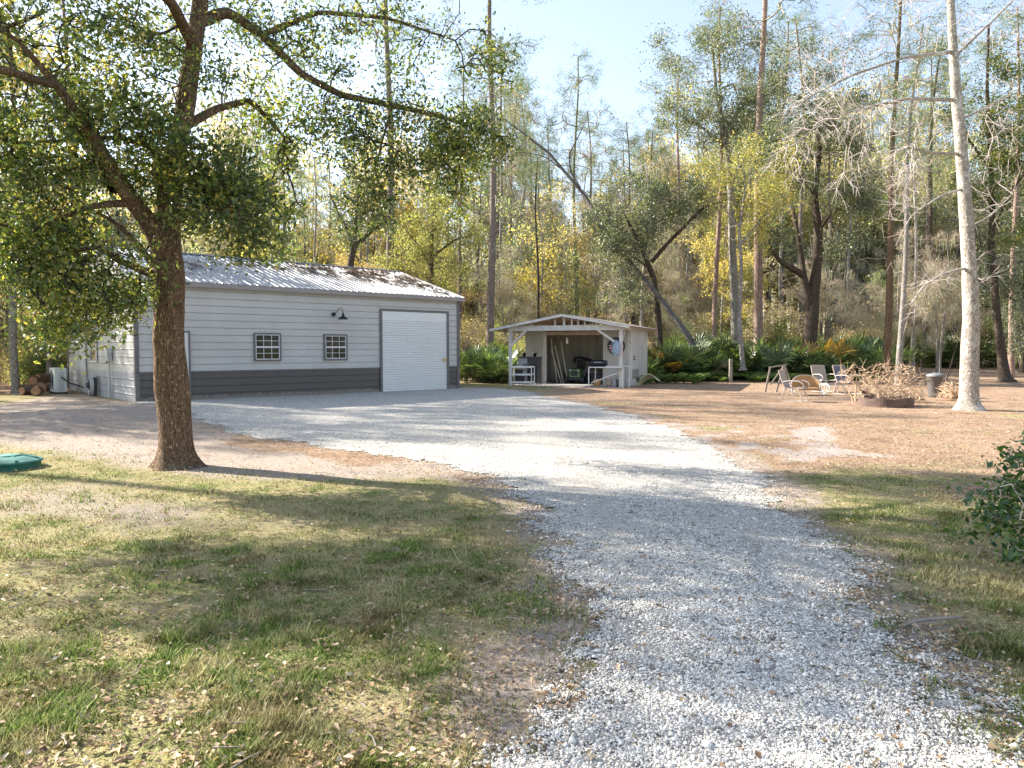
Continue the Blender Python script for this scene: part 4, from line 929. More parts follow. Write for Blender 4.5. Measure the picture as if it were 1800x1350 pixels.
OL = [
 [(310, 824, D0, .232), (306, 740, D0, .214), (299, 660, D0, .206), (297, 560, D0, .20), (296, 480, D0 + .02, .21), (292, 430, D0 + .05, .20), (296, 360, D0 + .2, .155), (306, 280, D0 + .3, .14), (324, 200, D0 + .35, .13), (335, 120, D0 + .4, .12), (350, 20, D0 + .5, .10), (360, -90, D0 + .6, .08), (372, -220, D0 + .7, .05)],
 [(294, 450, D0, .16), (270, 405, D0 - .15, .125), (232, 350, D0 - .4, .105), (196, 300, D0 - .6, .085), (170, 250, D0 - .8, .07), (140, 205, D0 - 1., .055), (100, 150, D0 - 1.2, .045), (40, 80, D0 - 1.4, .03), (-60, 0, D0 - 1.6, .02)],
 [(200, 330, D0 - .5, .075), (165, 275, D0 + .1, .062), (135, 230, D0 + .5, .05), (95, 180, D0 + .8, .04), (30, 130, D0 + 1., .03)],
 [(226, 356, D0 - .4, .05), (185, 358, D0 - .6, .04), (145, 366, D0 - .8, .028), (90, 390, D0 - 1., .02), (20, 420, D0 - 1.2, .014)],
 [(280, 486, D0, .065), (245, 472, D0 - .3, .05), (205, 455, D0 - .5, .04), (175, 432, D0 - .7, .032), (130, 440, D0 - .9, .022), (60, 470, D0 - 1.1, .014)],
 [(268, 462, D0, .05), (240, 425, D0 - .3, .035), (205, 392, D0 - .4, .026), (170, 372, D0 - .5, .018)],
 [(286, 400, D0, .06), (284, 330, D0 - .2, .055), (272, 258, D0 - .3, .04), (205, 240, D0 - .4, .028), (120, 246, D0 - .6, .02), (30, 250, D0 - .8, .014)],
 [(300, 400, D0 + .1, .06), (335, 365, D0 - .2, .045), (380, 350, D0 - .5, .03), (425, 350, D0 - .8, .018)],
 [(318, 225, D0 + .3, .07), (380, 190, D0 + .8, .055), (440, 175, D0 + 1.4, .045), (500, 240, D0 + 1.8, .02)],
 [(345, 40, D0 + .5, .09), (400, 20, D0 + .8, .075), (460, 60, D0 + 1.1, .066), (530, 130, D0 + 1.4, .058), (600, 166, D0 + 1.6, .05), (690, 184, D0 + 1.8, .042), (770, 202, D0 + 1.9, .034), (840, 225, D0 + 2, .022), (885, 240, D0 + 2.1, .012)],
 [(690, 184, D0 + 1.8, .02), (668, 260, D0 + 1.8, .014), (650, 370, D0 + 1.8, .006)], [(780, 204, D0 + 1.9, .02), (810, 270, D0 + 1.9, .014), (800, 350, D0 + 1.9, .007)],
 [(460, 60, D0 + 1.1, .045), (560, 20, D0 + 1.5, .035), (680, 30, D0 + 1.9, .025), (800, 70, D0 + 2.2, .012)],
 [(340, 80, D0 + .4, .08), (300, 0, D0 - .5, .06), (220, -60, D0 - 1.2, .045), (120, -90, D0 - 1.8, .03)],
 [(100, 150, D0 - 1.2, .04), (0, 120, D0 - 2.2, .04), (-180, 130, D0 - 2.4, .028), (-340, 200, D0 - 2, .02), (-400, 260, D0 - 1.9, .015)],
]
OBL = [
 (60, 230, D0 - 1.0, 120, 75, 150), (170, 195, D0 - .6, 90, 50, 85), (30, 350, D0 - 1.2, 80, 70, 105), (95, 420, D0 - .8, 80, 55, 95), (40, 480, D0 - 1.2, 60, 60, 80), (125, 510, D0 - 1.0, 60, 50, 80),
 (175, 560, D0 - 1.0, 55, 25, 32), (100, 570, D0 - 1.1, 50, 28, 34), (180, 475, D0 - .8, 45, 30, 34), (205, 530, D0 - .9, 30, 30, 20), (255, 200, D0 - .2, 60, 50, 90), (290, 265, D0 - .5, 40, 55, 60), (375, 290, D0 - .6, 75, 50, 170), (405, 370, D0 - .7, 66, 55, 165),
 (350, 345, D0 - .4, 55, 45, 80), (440, 420, D0 - .6, 32, 28, 30), (250, 520, D0 - .3, 20, 30, 22), (240, 300, D0 - .3, 35, 40, 22), (175, 330, D0 - .6, 40, 40, 26), (100, 320, D0 - .8, 50, 50, 45),
 (430, 215, D0 + 1.4, 50, 60, 45), (480, 250, D0 + 1.8, 40, 80, 60), (485, 400, D0 + 2, 34, 55, 60), (455, 330, D0 + 1.8, 30, 50, 30), (510, 190, D0 + 1.6, 30, 40, 20),
 (80, 60, D0 - 1, 190, 100, 190), (330, 60, D0, 120, 100, 110), (220, -20, D0, 160, 60, 70), (-170, 180, D0 - 1.8, 120, 110, 120), (-330, 240, D0 - 2.0, 110, 90, 130),
 (600, 240, D0 + 1.7, 30, 60, 40), (640, 300, D0 + 1.7, 44, 60, 80), (700, 205, D0 + 1.8, 75, 34, 75), (790, 225, D0 + 1.9, 60, 50, 110), (750, 290, D0 + 1.9, 42, 50, 45), (850, 250, D0 + 2, 38, 60, 80), (655, 365, D0 + 1.8, 36, 28, 40), (800, 325, D0 + 1.9, 38, 40, 50), (740, 250, D0 + 1.8, 60, 50, 50),
 (560, 200, D0 + 1.5, 34, 45, 26), (700, 90, D0 + 1.9, 140, 60, 90), (560, 80, D0 + 1.4, 80, 60, 50), (470, 40, D0 + 1, 60, 60, 40), (850, 110, D0 + 2.1, 60, 60, 30),
 ('w', (-5.6, 12.5, 7.6), (4.4, 3.4, 1.7), 300), ('w', (-3.0, 11.2, 8.2), (3.0, 3.0, 1.6), 150), ('w', (-8.4, 11.0, 5.6), (2.2, 2.2, 1.3), 120), ('w', (-7.5, 7.7, 3.9), (1.5, 1.1, .8), 380), ('w', (-9.9, 8.2, 6.0), (1.7, 1.3, 1.0), 440), ('w', (-8.2, 9.8, 7.4), (1.8, 1.4, .9), 300), ('w', (-6.4, 8.6, 5.6), (1.2, 1.0, .7), 110), ('w', (-6.9, 7.7, 6.4), (1.6, 1.0, .7), 330), ('w', (-5.0, 8.2, 7.2), (1.2, 1.0, .6), 150),
]
big_tree('oak_tree', 'large oak with brown trunk and spreading dark leafy limbs beside the driveway', 'oak tree', OB, OL, OBL, 'oak_bark', 'dark_bark', 'oak_leaf', (.078, .036), 16, .115, 401, .55, step=.06, nring=40, rough=.18)
# silver barked tree on the right with bare spreading twigs
SB_ = gp(1702, 719); SB_[2] = GZ(SB_[0], SB_[1]) - .03; DS = SB_[1]
SL = [
 [(1703, 721, DS, .245), (1704, 640, DS, .215), (1708, 560, DS, .20), (1704, 470, DS, .18), (1699, 390, DS, .165), (1692, 300, DS, .15), (1687, 230, DS, .135), (1680, 160, DS, .12), (1674, 60, DS, .10), (1668, -60, DS, .08), (1660, -180, DS, .05)],
 [(1690, 270, DS, .04), (1640, 268, DS - .4, .032), (1598, 258, DS - .8, .024), (1586, 235, DS - .9, .014)],
 [(1700, 470, DS, .045), (1660, 480, DS - .4, .032), (1625, 500, DS - .7, .022), (1600, 535, DS - .9, .012)],
 [(1682, 175, DS, .05), (1600, 172, DS - .6, .035), (1520, 188, DS - 1., .028), (1450, 210, DS - 1.4, .02), (1400, 250, DS - 1.6, .012)],
 [(1676, 90, DS, .05), (1590, 100, DS - .8, .035), (1500, 130, DS - 1.4, .028), (1420, 170, DS - 1.8, .018), (1370, 220, DS - 2, .01)],
 [(1695, 330, DS, .03), (1650, 345, DS - .5, .022), (1600, 380, DS - .8, .014), (1575, 430, DS - 1, .008)],
 [(1685, 210, DS, .035), (1730, 190, DS + .6, .026), (1790, 160, DS + 1, .016)],
 [(1700, 400, DS, .025), (1740, 380, DS + .4, .018), (1780, 340, DS + .6, .01)],
 [(1676, 100, DS, .04), (1740, 40, DS + .6, .03), (1800, -20, DS + 1, .018)], [(1670, -30, DS, .04), (1600, -60, DS - .8, .03), (1500, -20, DS - 1.4, .018)],
]
SBL = [(1560, 205, DS - 1, 60, 30, 34), (1440, 205, DS - 1.4, 75, 40, 70), (1390, 280, DS - 1.6, 40, 50, 34), (1530, 275, DS - 1, 50, 25, 20), (1590, 280, DS - .9, 40, 35, 34), (1590, 340, DS - .9, 35, 50, 44), (1640, 490, DS - .6, 35, 22, 26), (1605, 540, DS - .8, 18, 22, 9),
       (1490, 320, DS - 1.2, 30, 30, 12), (1750, 330, DS + .6, 45, 60, 26), (1750, 230, DS + .6, 55, 45, 26), (1730, 470, DS + .3, 35, 40, 14), (1640, 225, DS - .6, 40, 35, 18), (1480, 120, DS - 1.4, 110, 50, 60), (1600, 20, DS, 150, 80, 70), (1750, 60, DS + .8, 70, 80, 30)]
big_tree('silver_tree', 'leaning silver barked tree with pale bare twigs beside the fire pit', 'bare tree', SB_, SL, SBL, 'silver_bark', 'pale_twig', None, seed=421, flare=.5, tip=.004, alpha=.5, nring=20, rough=.08, fine=3)
# dark trunk right
b = gp(1766, 670); b[2] = hz(b[0], b[1]) - .05; DK = b[1]
big_tree('dark_trunked_oak', 'dark curving oak trunk with leafy top at the right edge', 'oak tree', b,
 [[(1768, 672, DK, .30), (1760, 620, DK, .20), (1753, 560, DK, .17), (1748, 490, DK, .15), (1742, 430, DK, .14), (1745, 360, DK, .12), (1740, 260, DK, .10), (1735, 150, DK, .07), (1738, 40, DK, .05)],
  [(1745, 400, DK, .08), (1780, 330, DK - 1, .06), (1820, 280, DK - 2, .03)], [(1742, 300, DK, .07), (1700, 240, DK, .04), (1660, 200, DK, .02)]],
 [(1790, 300, DK - 1, 50, 60, 130), (1740, 180, DK, 75, 70, 260), (1790, 230, DK - 1, 60, 70, 260), (1725, 330, DK, 50, 60, 150), (1770, 420, DK - 1, 45, 50, 70), (1690, 230, DK, 50, 50, 60), (1745, 60, DK, 90, 80, 150), (1830, 430, DK - 1, 50, 60, 60)], 'dark_bark', 'twig', 'oak_leaf', (.11, .055), 24, .2, 431, .5)
# right edge evergreen behind it
# twisted forked oak
b = gp(1424, 638); DT = 38.5; b = np.array([(1424 - 900) / F * DT, DT, -.05])
big_tree('twisted_oak', 'gnarled dark oak with a crooked side limb among the palmettos', 'oak tree', b,
 [[(1424, 640, DT, .52), (1423, 600, DT, .36), (1427, 560, DT, .33), (1432, 500, DT, .28), (1437, 450, DT, .25), (1438, 400, DT, .2), (1432, 340, DT, .15), (1440, 270, DT, .12), (1436, 190, DT, .08)],
  [(1424, 545, DT, .22), (1418, 510, DT, .2), (1412, 483, DT, .19), (1395, 472, DT - .3, .17), (1375, 462, DT - .6, .13), (1360, 445, DT - .8, .09), (1350, 420, DT - 1, .05)],
  [(1414, 485, DT, .14), (1408, 445, DT, .13), (1402, 410, DT, .11), (1392, 360, DT + .5, .08), (1385, 300, DT + .5, .05)],
  [(1436, 410, DT, .1), (1460, 375, DT - .5, .08), (1485, 360, DT - 1, .05), (1520, 350, DT - 1, .03)], [(1432, 340, DT, .09), (1400, 300, DT, .06), (1370, 280, DT - .5, .04)]],
 [(1440, 230, DT, 80, 50, 300), (1390, 310, DT, 60, 45, 200), (1500, 340, DT - 1, 50, 40, 200), (1350, 260, DT - .5, 50, 50, 160), (1440, 140, DT, 100, 60, 240), (1360, 410, DT - 1, 35, 25, 60), (1490, 270, DT, 50, 55, 180), (1470, 430, DT, 35, 30, 60)], 'dark_bark', 'twig', 'grey_leaf', (.12, .06), 24, .24, 441, .7, nring=16, moss=.1)
# upper right evergreen mass
b = np.array([(1290 - 900) / F * 43, 43, -.0])
big_tree('mossy_oak', 'grey green oak crown high above the golden foliage', 'oak tree', b,
 [[(1296, 640, 43, .3), (1292, 560, 43, .25), (1288, 450, 43, .22), (1285, 340, 43, .19), (1278, 250, 43, .15), (1260, 170, 43, .1), (1250, 60, 43, .06)], [(1284, 320, 43, .12), (1320, 260, 43, .09), (1350, 230, 43, .05)], [(1280, 260, 43, .1), (1230, 220, 43, .07), (1190, 200, 43, .04)]],
 [(1250, 210, 43, 70, 50, 260), (1330, 220, 43, 60, 50, 220), (1190, 200, 43, 40, 45, 90), (1250, 100, 43, 110, 70, 260), (1350, 110, 43, 60, 60, 120)], 'grey_bark', 'twig', 'grey_leaf', (.13, .065), 26, .28, 442, .7, moss=.15)
b = np.array([(1300 - 900) / F * 36, 36, 0.])
big_tree('yellowing_tree', 'tree with yellow green leaves spreading in front of the pink pine', 'tree', b,
 [[(1306, 650, 36, .12), (1300, 560, 36, .10), (1303, 470, 36, .085), (1300, 400, 36, .07), (1310, 330, 36, .05), (1305, 270, 36, .03)], [(1302, 430, 36, .05), (1340, 380, 36, .035), (1390, 350, 36, .02)], [(1301, 400, 36, .04), (1260, 350, 36, .03), (1230, 320, 36, .02)]],
 [(1300, 330, 36, 70, 55, 170), (1350, 350, 36, 45, 45, 80), (1255, 310, 36, 35, 40, 60), (1390, 300, 36, 30, 40, 40), (1330, 400, 36, 50, 30, 50), (1300, 260, 36, 40, 30, 40)], 'grey_bark', 'twig', 'yellow_leaf', (.11, .07), 15, .26, 443, .4)
# leaning dead snag
DG = 40.; b = dp(1222, 612, 37.5); b[2] = 0
big_tree('leaning_snag', 'dead bare trunk leaning far left from the palmettos behind the shed', 'dead tree', b,
 [[(1226, 622, 37.5, .30), (1210, 590, 37.6, .26), (1180, 550, 38, .24), (1150, 510, 38.4, .22), (1115, 470, 38.8, .20), (1080, 425, 39.2, .19), (1050, 385, 39.6, .18), (1030, 345, 40, .15), (1000, 310, 40.2, .14), (965, 268, 40.4, .12), (935, 245, 40.6, .1), (905, 222, 40.8, .07), (880, 205, 41, .03)],
  [(1020, 330, 40, .09), (1003, 300, 40, .08), (1000, 270, 39.8, .07), (1016, 240, 39.6, .05), (1028, 215, 39.4, .03), (1032, 200, 39.3, .02)],
  [(985, 295, 40.3, .06), (960, 275, 40.3, .05), (930, 268, 40.4, .03), (900, 266, 40.5, .02)]],
 [(1030, 230, 39.5, 25, 25, 12), (930, 250, 40.5, 40, 25, 14), (985, 330, 40, 20, 20, 6)], 'snag_wood', 'grey_twig', None, seed=451, flare=.4, nring=12, rsc=.62)
# evergreen mass growing round the snag
b = np.array([(1150 - 900) / F * 39, 39, 0.])
big_tree('bushy_oak', 'grey green oak smothering the middle of the leaning dead trunk', 'oak tree', b,
 [[(1160, 640, 39, .2), (1158, 560, 39, .17), (1150, 490, 38.7, .15), (1130, 440, 38.5, .12), (1110, 400, 38.4, .08), (1090, 360, 38.4, .05)], [(1145, 460, 38.6, .1), (1175, 425, 38.4, .1), (1210, 390, 38.2, .09), (1235, 365, 38, .06), (1270, 352, 38, .03)], [(1140, 470, 38.5, .06), (1100, 440, 38.2, .05), (1060, 430, 38, .03)]],
 [(1110, 400, 38.4, 62, 48, 330), (1080, 450, 38.2, 45, 45, 170), (1060, 380, 38.4, 30, 28, 60), (1150, 370, 38.2, 50, 40, 170), (1220, 370, 38, 45, 30, 80), (1130, 330, 38.4, 45, 25, 60), (1100, 520, 38.5, 45, 40, 90), (1200, 330, 38, 35, 30, 50)], 'dark_bark', 'twig', 'grey_leaf', (.12, .06), 26, .22, 452, .5, moss=.06)
# Y shaped tree behind garage roof
b = np.array([(612 - 900) / F * 40, 40, 0.])
big_tree('forked_tree', 'dark forked tree just above the garage roof ridge', 'tree', b,
 [[(608, 640, 40, .22), (610, 520, 40, .2), (617, 460, 40, .18), (622, 432, 40, .17)], [(622, 440, 40, .13), (612, 405, 40, .1), (595, 375, 40, .08), (580, 340, 40, .05)], [(622, 436, 40, .14), (645, 412, 40, .11), (660, 398, 39.8, .09), (690, 380, 39.5, .05)], [(620, 445, 40, .12), (626, 390, 40, .1), (630, 330, 40, .06)]],
 [(615, 400, 39.8, 32, 30, 110), (590, 350, 40, 30, 28, 60), (670, 380, 39.6, 30, 22, 40), (635, 320, 40, 30, 40, 60)], 'dark_bark', 'twig', 'grey_leaf', (.12, .06), 20, .24, 461, .4)
# evergreens between pines behind the garage's right end
b = np.array([(760 - 900) / F * 42, 42, 0.])
big_tree('rounded_oak', 'rounded green oak between the pines behind the garage end', 'oak tree', b,
 [[(762, 640, 42, .16), (760, 520, 42, .14), (758, 450, 42, .12), (760, 400, 42, .08), (764, 350, 42, .04)], [(759, 470, 42, .08), (735, 430, 42, .06), (715, 405, 42, .03)], [(760, 450, 42, .08), (800, 420, 42, .05), (835, 410, 42, .03)]],
 [(730, 420, 42, 38, 38, 160), (775, 400, 42, 32, 32, 100), (835, 415, 42, 30, 25, 90), (700, 470, 42, 35, 30, 80), (780, 480, 42, 45, 40, 110), (760, 350, 42, 30, 25, 50)], 'dark_bark', 'twig', 'ever_leaf', (.12, .06), 24, .24, 462, .4)
# off-frame trees on the right, seen mirrored in the windows
for k_, (x, y, kd) in enumerate([(24, 14, 'ever'), (30, 22, 'autumn'), (27, 5, 'ever'), (34, 12, 'autumn'), (22, -4, 'ever'), (19, 3, 'ever'), (21, 9, 'ever'), (17, -4, 'ever'), (30, 17, 'ever'), (28, -1, 'autumn'), (33, 7, 'ever')]):
    o = plant_tree(kd, 0, 0, 1.0, xy=(x, y), label=['dark oak mirrored in the garage windows', 'yellowing tree mirrored in the garage windows'][kd == 'autumn'], group='trees beyond the right edge mirrored in the windows')
# trees off the left edge that break up the sunlight
for k_, (x, y, s_, kd) in enumerate([(-17, 19.5, .8, 'autumn'), (-24, 21, .9, 'autumn'), (-23, 16.5, .9, 'pine')]):
    plant_tree(kd, 0, 0, s_, xy=(x, y), label='tree beyond the left edge dappling the drive with shade', group='trees beyond the left edge')

# camellia like shrub at the right edge
b = np.array([4.5, 5.7, GZ(4.5, 5.7)])
big_tree('broadleaf_shrub', 'glossy broad leaved shrub reaching in at the right edge', 'shrub', b, [],
 [(1795, 800, 5.6, 30, 18, 12), (1790, 860, 5.6, 30, 30, 20), (1785, 915, 5.5, 34, 30, 26), (1810, 960, 5.5, 34, 36, 30), (1820, 880, 5.6, 40, 60, 40), (1755, 905, 5.4, 22, 10, 8), (1830, 1000, 5.5, 40, 40, 26), (1850, 850, 5.7, 50, 90, 50), (1795, 985, 5.4, 20, 14, 8)],
 'grey_bark', 'grey_twig', 'camellia', (.06, .034), 8, .055, 471, .1, nring=8, tip=.0022,
 extra=[[(4.5, 5.7, 0, .016), (4.3, 5.65, .3, .012), (4.2, 5.62, .6, .009), (4.1, 5.6, .9, .005)], [(4.5, 5.7, 0, .016), (4.45, 5.75, .5, .01), (4.4, 5.7, 1.1, .005)], [(4.35, 5.65, .2, .01), (4.1, 5.5, .35, .007), (3.95, 5.45, .5, .004)]], step=.06)

# ------------------------------------------------------------------ the garage
gar = thing('metal_garage', 'grey metal garage with dark lower band, white roll up door and metal roof', 'garage', (GC0[0], GC0[1], 0.0), math.atan2(GX[1], GX[0]))
GL, GW, GH, GR = 12.02, 9.1, 3.66, 5.02; SLP = (GR - GH) / (GW / 2)
def u_at(px):  # photo column -> distance along the front wall
    k = (px - 900) / F; return (k * GC0[1] - GC0[0]) / (GX[0] - k * GX[1])
def z_at(px, py):
    u = u_at(px); d = GC0[1] + GX[1] * u; v = (612 - py) / F; return CAMH + v * d
def rib_profile(z0, z1, p=0.2286, off=0.0):
    """(z, out) outline of ribbed steel panel"""
    out = [(z0, 0)]; z = math.ceil((z0 - off) / p) * p + off
    while z + 0.03 < z1:
        if z - 0.02 > z0: out += [(z - 0.012, 0), (z - 0.010, -0.035), (z + 0.006, -0.035), (z + 0.008, 0.008), (z + 0.035, 0.008), (z + 0.045, 0)]
        z += p
    out.append((z1, 0)); return out
def siding(mb, prof, side, ext):
    """side: 'front','back' (along x) or 'left','right' (along y); ext(z)->(a,b)"""
    V = []; 
    for z, o_ in prof:
        a, b_ = ext(z)
        for c in (a, b_):
            V.append({'front': (c, -o_, z), 'back': (c, GW + o_, z), 'left': (-o_, c, z), 'right': (GL + o_, c, z)}[side])
    Fs = [(2 * i, 2 * i + 1, 2 * i + 3, 2 * i + 2) if side in ('front', 'right') else (2 * i, 2 * i + 2, 2 * i + 3, 2 * i + 1) for i in range(len(prof) - 1)]
    mb.add(V, Fs)
WZ = 0.885
def gable(z): 
    if z <= GH: return (0.001, GW - 0.001)
    k = (z - GH) / SLP; return (min(k, GW / 2), max(GW - k, GW / 2))
full = lambda z: (0.0, GL)
mb = MB(); siding(mb, rib_profile(WZ, GH + .02, off=WZ), 'front', full); siding(mb, rib_profile(WZ, GH, off=WZ), 'back', full)
siding(mb, rib_profile(WZ, GR - 0.03, off=WZ), 'left', gable); siding(mb, rib_profile(WZ, GR - 0.03, off=WZ), 'right', gable); 
for u_ in (1.83, 3.66, 5.49, 7.32): mb.box(u_, u_ + .006, -.0035, .0, WZ + .03, GH - .05)
mb.build('wall', M['siding'], gar)
mb = MB(); siding(mb, rib_profile(-0.05, WZ, off=-0.03), 'front', full); siding(mb, rib_profile(-.05, WZ, off=-.03), 'back', full); siding(mb, rib_profile(-.05, WZ, off=-.03), 'right', gable)
mb.build('wainscot', M['siding_dark'], gar)
mb = MB(); siding(mb, rib_profile(-.05, WZ, off=-.03), 'left', gable); o = mb.build('wainscot', M['siding_sunlit'], gar); o['label'] = 'lower band of the gable end with sun glare in its colour'
mb = MB(); mb.box(-.035, u_at(275) - .06, -.03, -.0225, WZ - .02, WZ + .025); mb.box(u_at(331) + .06, u_at(671.5) - .095, -.03, -.0225, WZ - .02, WZ + .025); mb.box(u_at(784) + .125, GL + .035, -.03, -.0225, WZ - .02, WZ + .025)
mb.build('band_trim', M['trim'], gar)
for cx in (0, GL):
    for cy in (0, GW):
        mb = MB(); sx_ = -1 if cx == 0 else 1; sy_ = -1 if cy == 0 else 1
        mb.box(*sorted((cx + sx_ * .03, cx - sx_ * .085)), *sorted((cy + sy_ * .03, cy + sy_ * .023)), -.05, GH - .02); mb.box(*sorted((cx + sx_ * .036, cx + sx_ * .023)), *sorted((cy + sy_ * .036, cy - sy_ * .085)), -.05, GH - .02)
        mb.build('corner_trim', M['trim'], gar)
# roof: ribbed sheets running down the slope
OHE = .22; OHG = .16
def roof_side(mb, sgn):
    V = []; xsr = []; x = -OHG; p = 0.2286
    while x < GL + OHG: xsr += [(x, 0), (x + .15, 0), (x + .16, .022), (x + .20, .022), (x + .21, 0)]; x += p
    xsr = [q for q in xsr if q[0] <= GL + OHG] + [(GL + OHG, 0)]
    nS = 2
    for (x, h) in xsr:
        for t in (0, 1):
            y = (-OHE) * (1 - t) + (GW / 2) * t; z = GH + SLP * y + .04 + h
            V.append((x, y if sgn < 0 else GW - y, z))
    Fs = [(2 * i, 2 * i + 2, 2 * i + 3, 2 * i + 1) if sgn < 0 else (2 * i, 2 * i + 1, 2 * i + 3, 2 * i + 2) for i in range(len(xsr) - 1)]; mb.add(V, Fs)
mb = MB(); roof_side(mb, -1); roof_side(mb, 1); mb.build('roof', M['galv'], gar)
mb = MB()
for sgn in (-1, 1):
    yy = lambda y: y if sgn < 0 else GW - y
    mb.bar((-OHG, yy(-OHE), GH - SLP * OHE - .035), (GL + OHG, yy(-OHE), GH - SLP * OHE - .035), .03, .13)
    for x in (-OHG, GL + OHG): mb.bar((x, yy(-OHE), GH - SLP * OHE), (x, yy(GW / 2), GR + .0), .03, .13)
    mb.add([(-OHG, yy(-OHE), GH - SLP * OHE - .02), (GL + OHG, yy(-OHE), GH - SLP * OHE - .02), (GL + OHG, yy(0), GH - .02), (-OHG, yy(0), GH - .02)], [(0, 1, 2, 3)])
mb.build('fascia', M['fascia'], gar)
mb = MB()
for sgn in (-1, 1):
    yy = (lambda y: y) if sgn < 0 else (lambda y: GW - y)
    mb.add([(-OHG - .02, yy(GW / 2 - .16), GR + .075 - .16 * SLP), (GL + OHG + .02, yy(GW / 2 - .16), GR + .075 - .16 * SLP), (GL + OHG + .02, GW / 2, GR + .09), (-OHG - .02, GW / 2, GR + .09)], [(0, 1, 2, 3)])
mb.build('ridge_cap', M['trim'], gar)
def frame_box(mb, u0, u1, z0, z1, w_=.06, y0=-.05, y1=-.0225):
    mb.box(u0 - w_, u0, y0, y1, z0 - w_, z1 + w_); mb.box(u1, u1 + w_, y0, y1, z0 - w_, z1 + w_); mb.box(u0, u1, y0, y1, z1, z1 + w_); mb.box(u0, u1, y0, y1, z0 - w_, z0)
# roll-up door
u0, u1 = u_at(671.5), u_at(784); zt = z_at(671, 546)
dr = MB(); prof = []; z = 0.0
V = []; zs = [];
while z < zt - .35:
    zs += [(z, -.012), (z + .004, -.042), (z + .055, -.046), (z + .088, -.012)]; z += .0915
zs.append((z, -.012)); zs.append((z + .002, -.04)); zs.append((zt, -.040))
for (z, y) in zs: V += [(u0, y, z), (u1, y, z)]
dr.add(V, [(2 * i, 2 * i + 1, 2 * i + 3, 2 * i + 2) for i in range(len(zs) - 1)])
door = dr.build('roll_up_door', M['white_metal'], gar)
mb = MB(); mb.box(u1 - .24, u1 - .02, -.075, -.045, 1.14, 1.18); mb.box(u1 - .12, u1 - .05, -.085, -.04, 1.10, 1.22); mb.build('latch', M['copper'], door)
mb = MB(); mb.box(u0 - .09, u0, -.055, -.0225, -.03, zt + .09); mb.box(u1, u1 + .12, -.055, -.0225, -.03, zt + .09); mb.box(u0, u1, -.055, -.0225, zt, zt + .09); mb.build('door_frame', M['trim'], door)
# entry door
u0, u1 = u_at(275), u_at(331); zt = z_at(331, 584)
mb = MB(); mb.box(u0, u1, -.045, -.0225, .02, zt); door = mb.build('entry_door', M['white_paint'], gar)
mb = MB(); 
for (a_, b_, c_, d_) in ((.12, .42, .25, .9), (.55, .85, .25, .9), (.12, .42, 1.05, 1.85), (.55, .85, 1.05, 1.85)):
    mb.box(u0 + a_, u0 + b_, -.05, -.046, c_, d_)
mb.build('door_panel', M['white_paint'], door)
mb = MB(); mb.box(u0 - .055, u0, -.06, -.0225, -.03, zt + .055); mb.box(u1, u1 + .055, -.06, -.0225, -.03, zt + .055); mb.box(u0, u1, -.06, -.0225, zt, zt + .055); mb.build('door_frame', M['trim'], door)
mb = MB(); mb.tube([(u0 + .08, -.045, .98), (u0 + .08, -.10, .98)], .02, 10); mb.lathe([(0.0, 0), (.03, .005), (.035, .02), (.02, .035), (0, .036)], 12, (u0 + .08, -.10, .965)); mb.build('door_knob', M['copper'], door)
# front windows
for i, (pa, pb, pt, pb2) in enumerate(((449, 491, 588, 631), (571.5, 607.5, 590, 629.5))):
    u0, u1 = u_at(pa), u_at(pb); zt = z_at(pa, pt - 1); zb = z_at(pa, pb2)
    mb = MB(); frame_box(mb, u0, u1, zb, zt, .055, -.06, -.0225); wn = mb.build('window', M['trim'], gar)
    wn['label'] = ['window nearer the big oak', 'window nearer the roll up door'][i]
    mb = MB(); mb.box(u0, u1, -.032, -.024, zb, zt); mb.build('pane', M['glass'], wn)
    mb = MB(); t = .015; fr = .024
    mb.box(u0, u0 + fr, -.05, -.033, zb, zt); mb.box(u1 - fr, u1, -.05, -.033, zb, zt); mb.box(u0 + fr, u1 - fr, -.05, -.033, zb, zb + fr); mb.box(u0 + fr, u1 - fr, -.05, -.033, zt - fr, zt)
    zm = (zb + zt) / 2; mb.box(u0 + fr, u1 - fr, -.053, -.033, zm - .025, zm + .025)
    for k in (1, 2):
        uu = u0 + (u1 - u0) * k / 3; mb.box(uu - t / 2, uu + t / 2, -.046, -.033, zb + fr, zm - .025); mb.box(uu - t / 2, uu + t / 2, -.046, -.033, zm + .025, zt - fr)
    for zq in ((zb + fr + zm - .025) / 2, (zm + .025 + zt - fr) / 2):
        for k in range(3):
            a_ = max(u0 + fr, u0 + (u1 - u0) * k / 3 + t / 2); b_ = min(u1 - fr, u0 + (u1 - u0) * (k + 1) / 3 - t / 2); mb.box(a_, b_, -.045, -.033, zq - t / 2, zq + t / 2)
    mb.build('muntin', M['white_metal'], wn)
# gooseneck lamp
ul, zl = u_at(592), z_at(592, 552)
mb = MB(); mb.tube([(ul - .12, -.022, zl), (ul - .12, -.06, zl)], .075, 20); lp = mb.build('wall_lamp', M['black_metal'], gar)
mb = MB(); pts = [(ul - .12, -.05, zl), (ul - .11, -.15, zl + .02), (ul - .06, -.24, zl + .16), (ul - .0, -.30, zl + .22), (ul + .05, -.36, zl + .16), (ul + .06, -.38, zl + .02)]; mb.tube(pts, .012, 8); mb.build('lamp_arm', M['black_metal'], lp)
mb = MB(); c = (ul + .06, -.38, zl - .18); mb.lathe([(.19, 0), (.185, .01), (.14, .05), (.08, .09), (.045, .13), (.03, .22), (0, .225)], 28, c); mb.lathe([(.188, 0), (.136, .045), (.07, .08), (0, .1)], 28, c); mb.build('lamp_shade', M['black_metal'], lp)
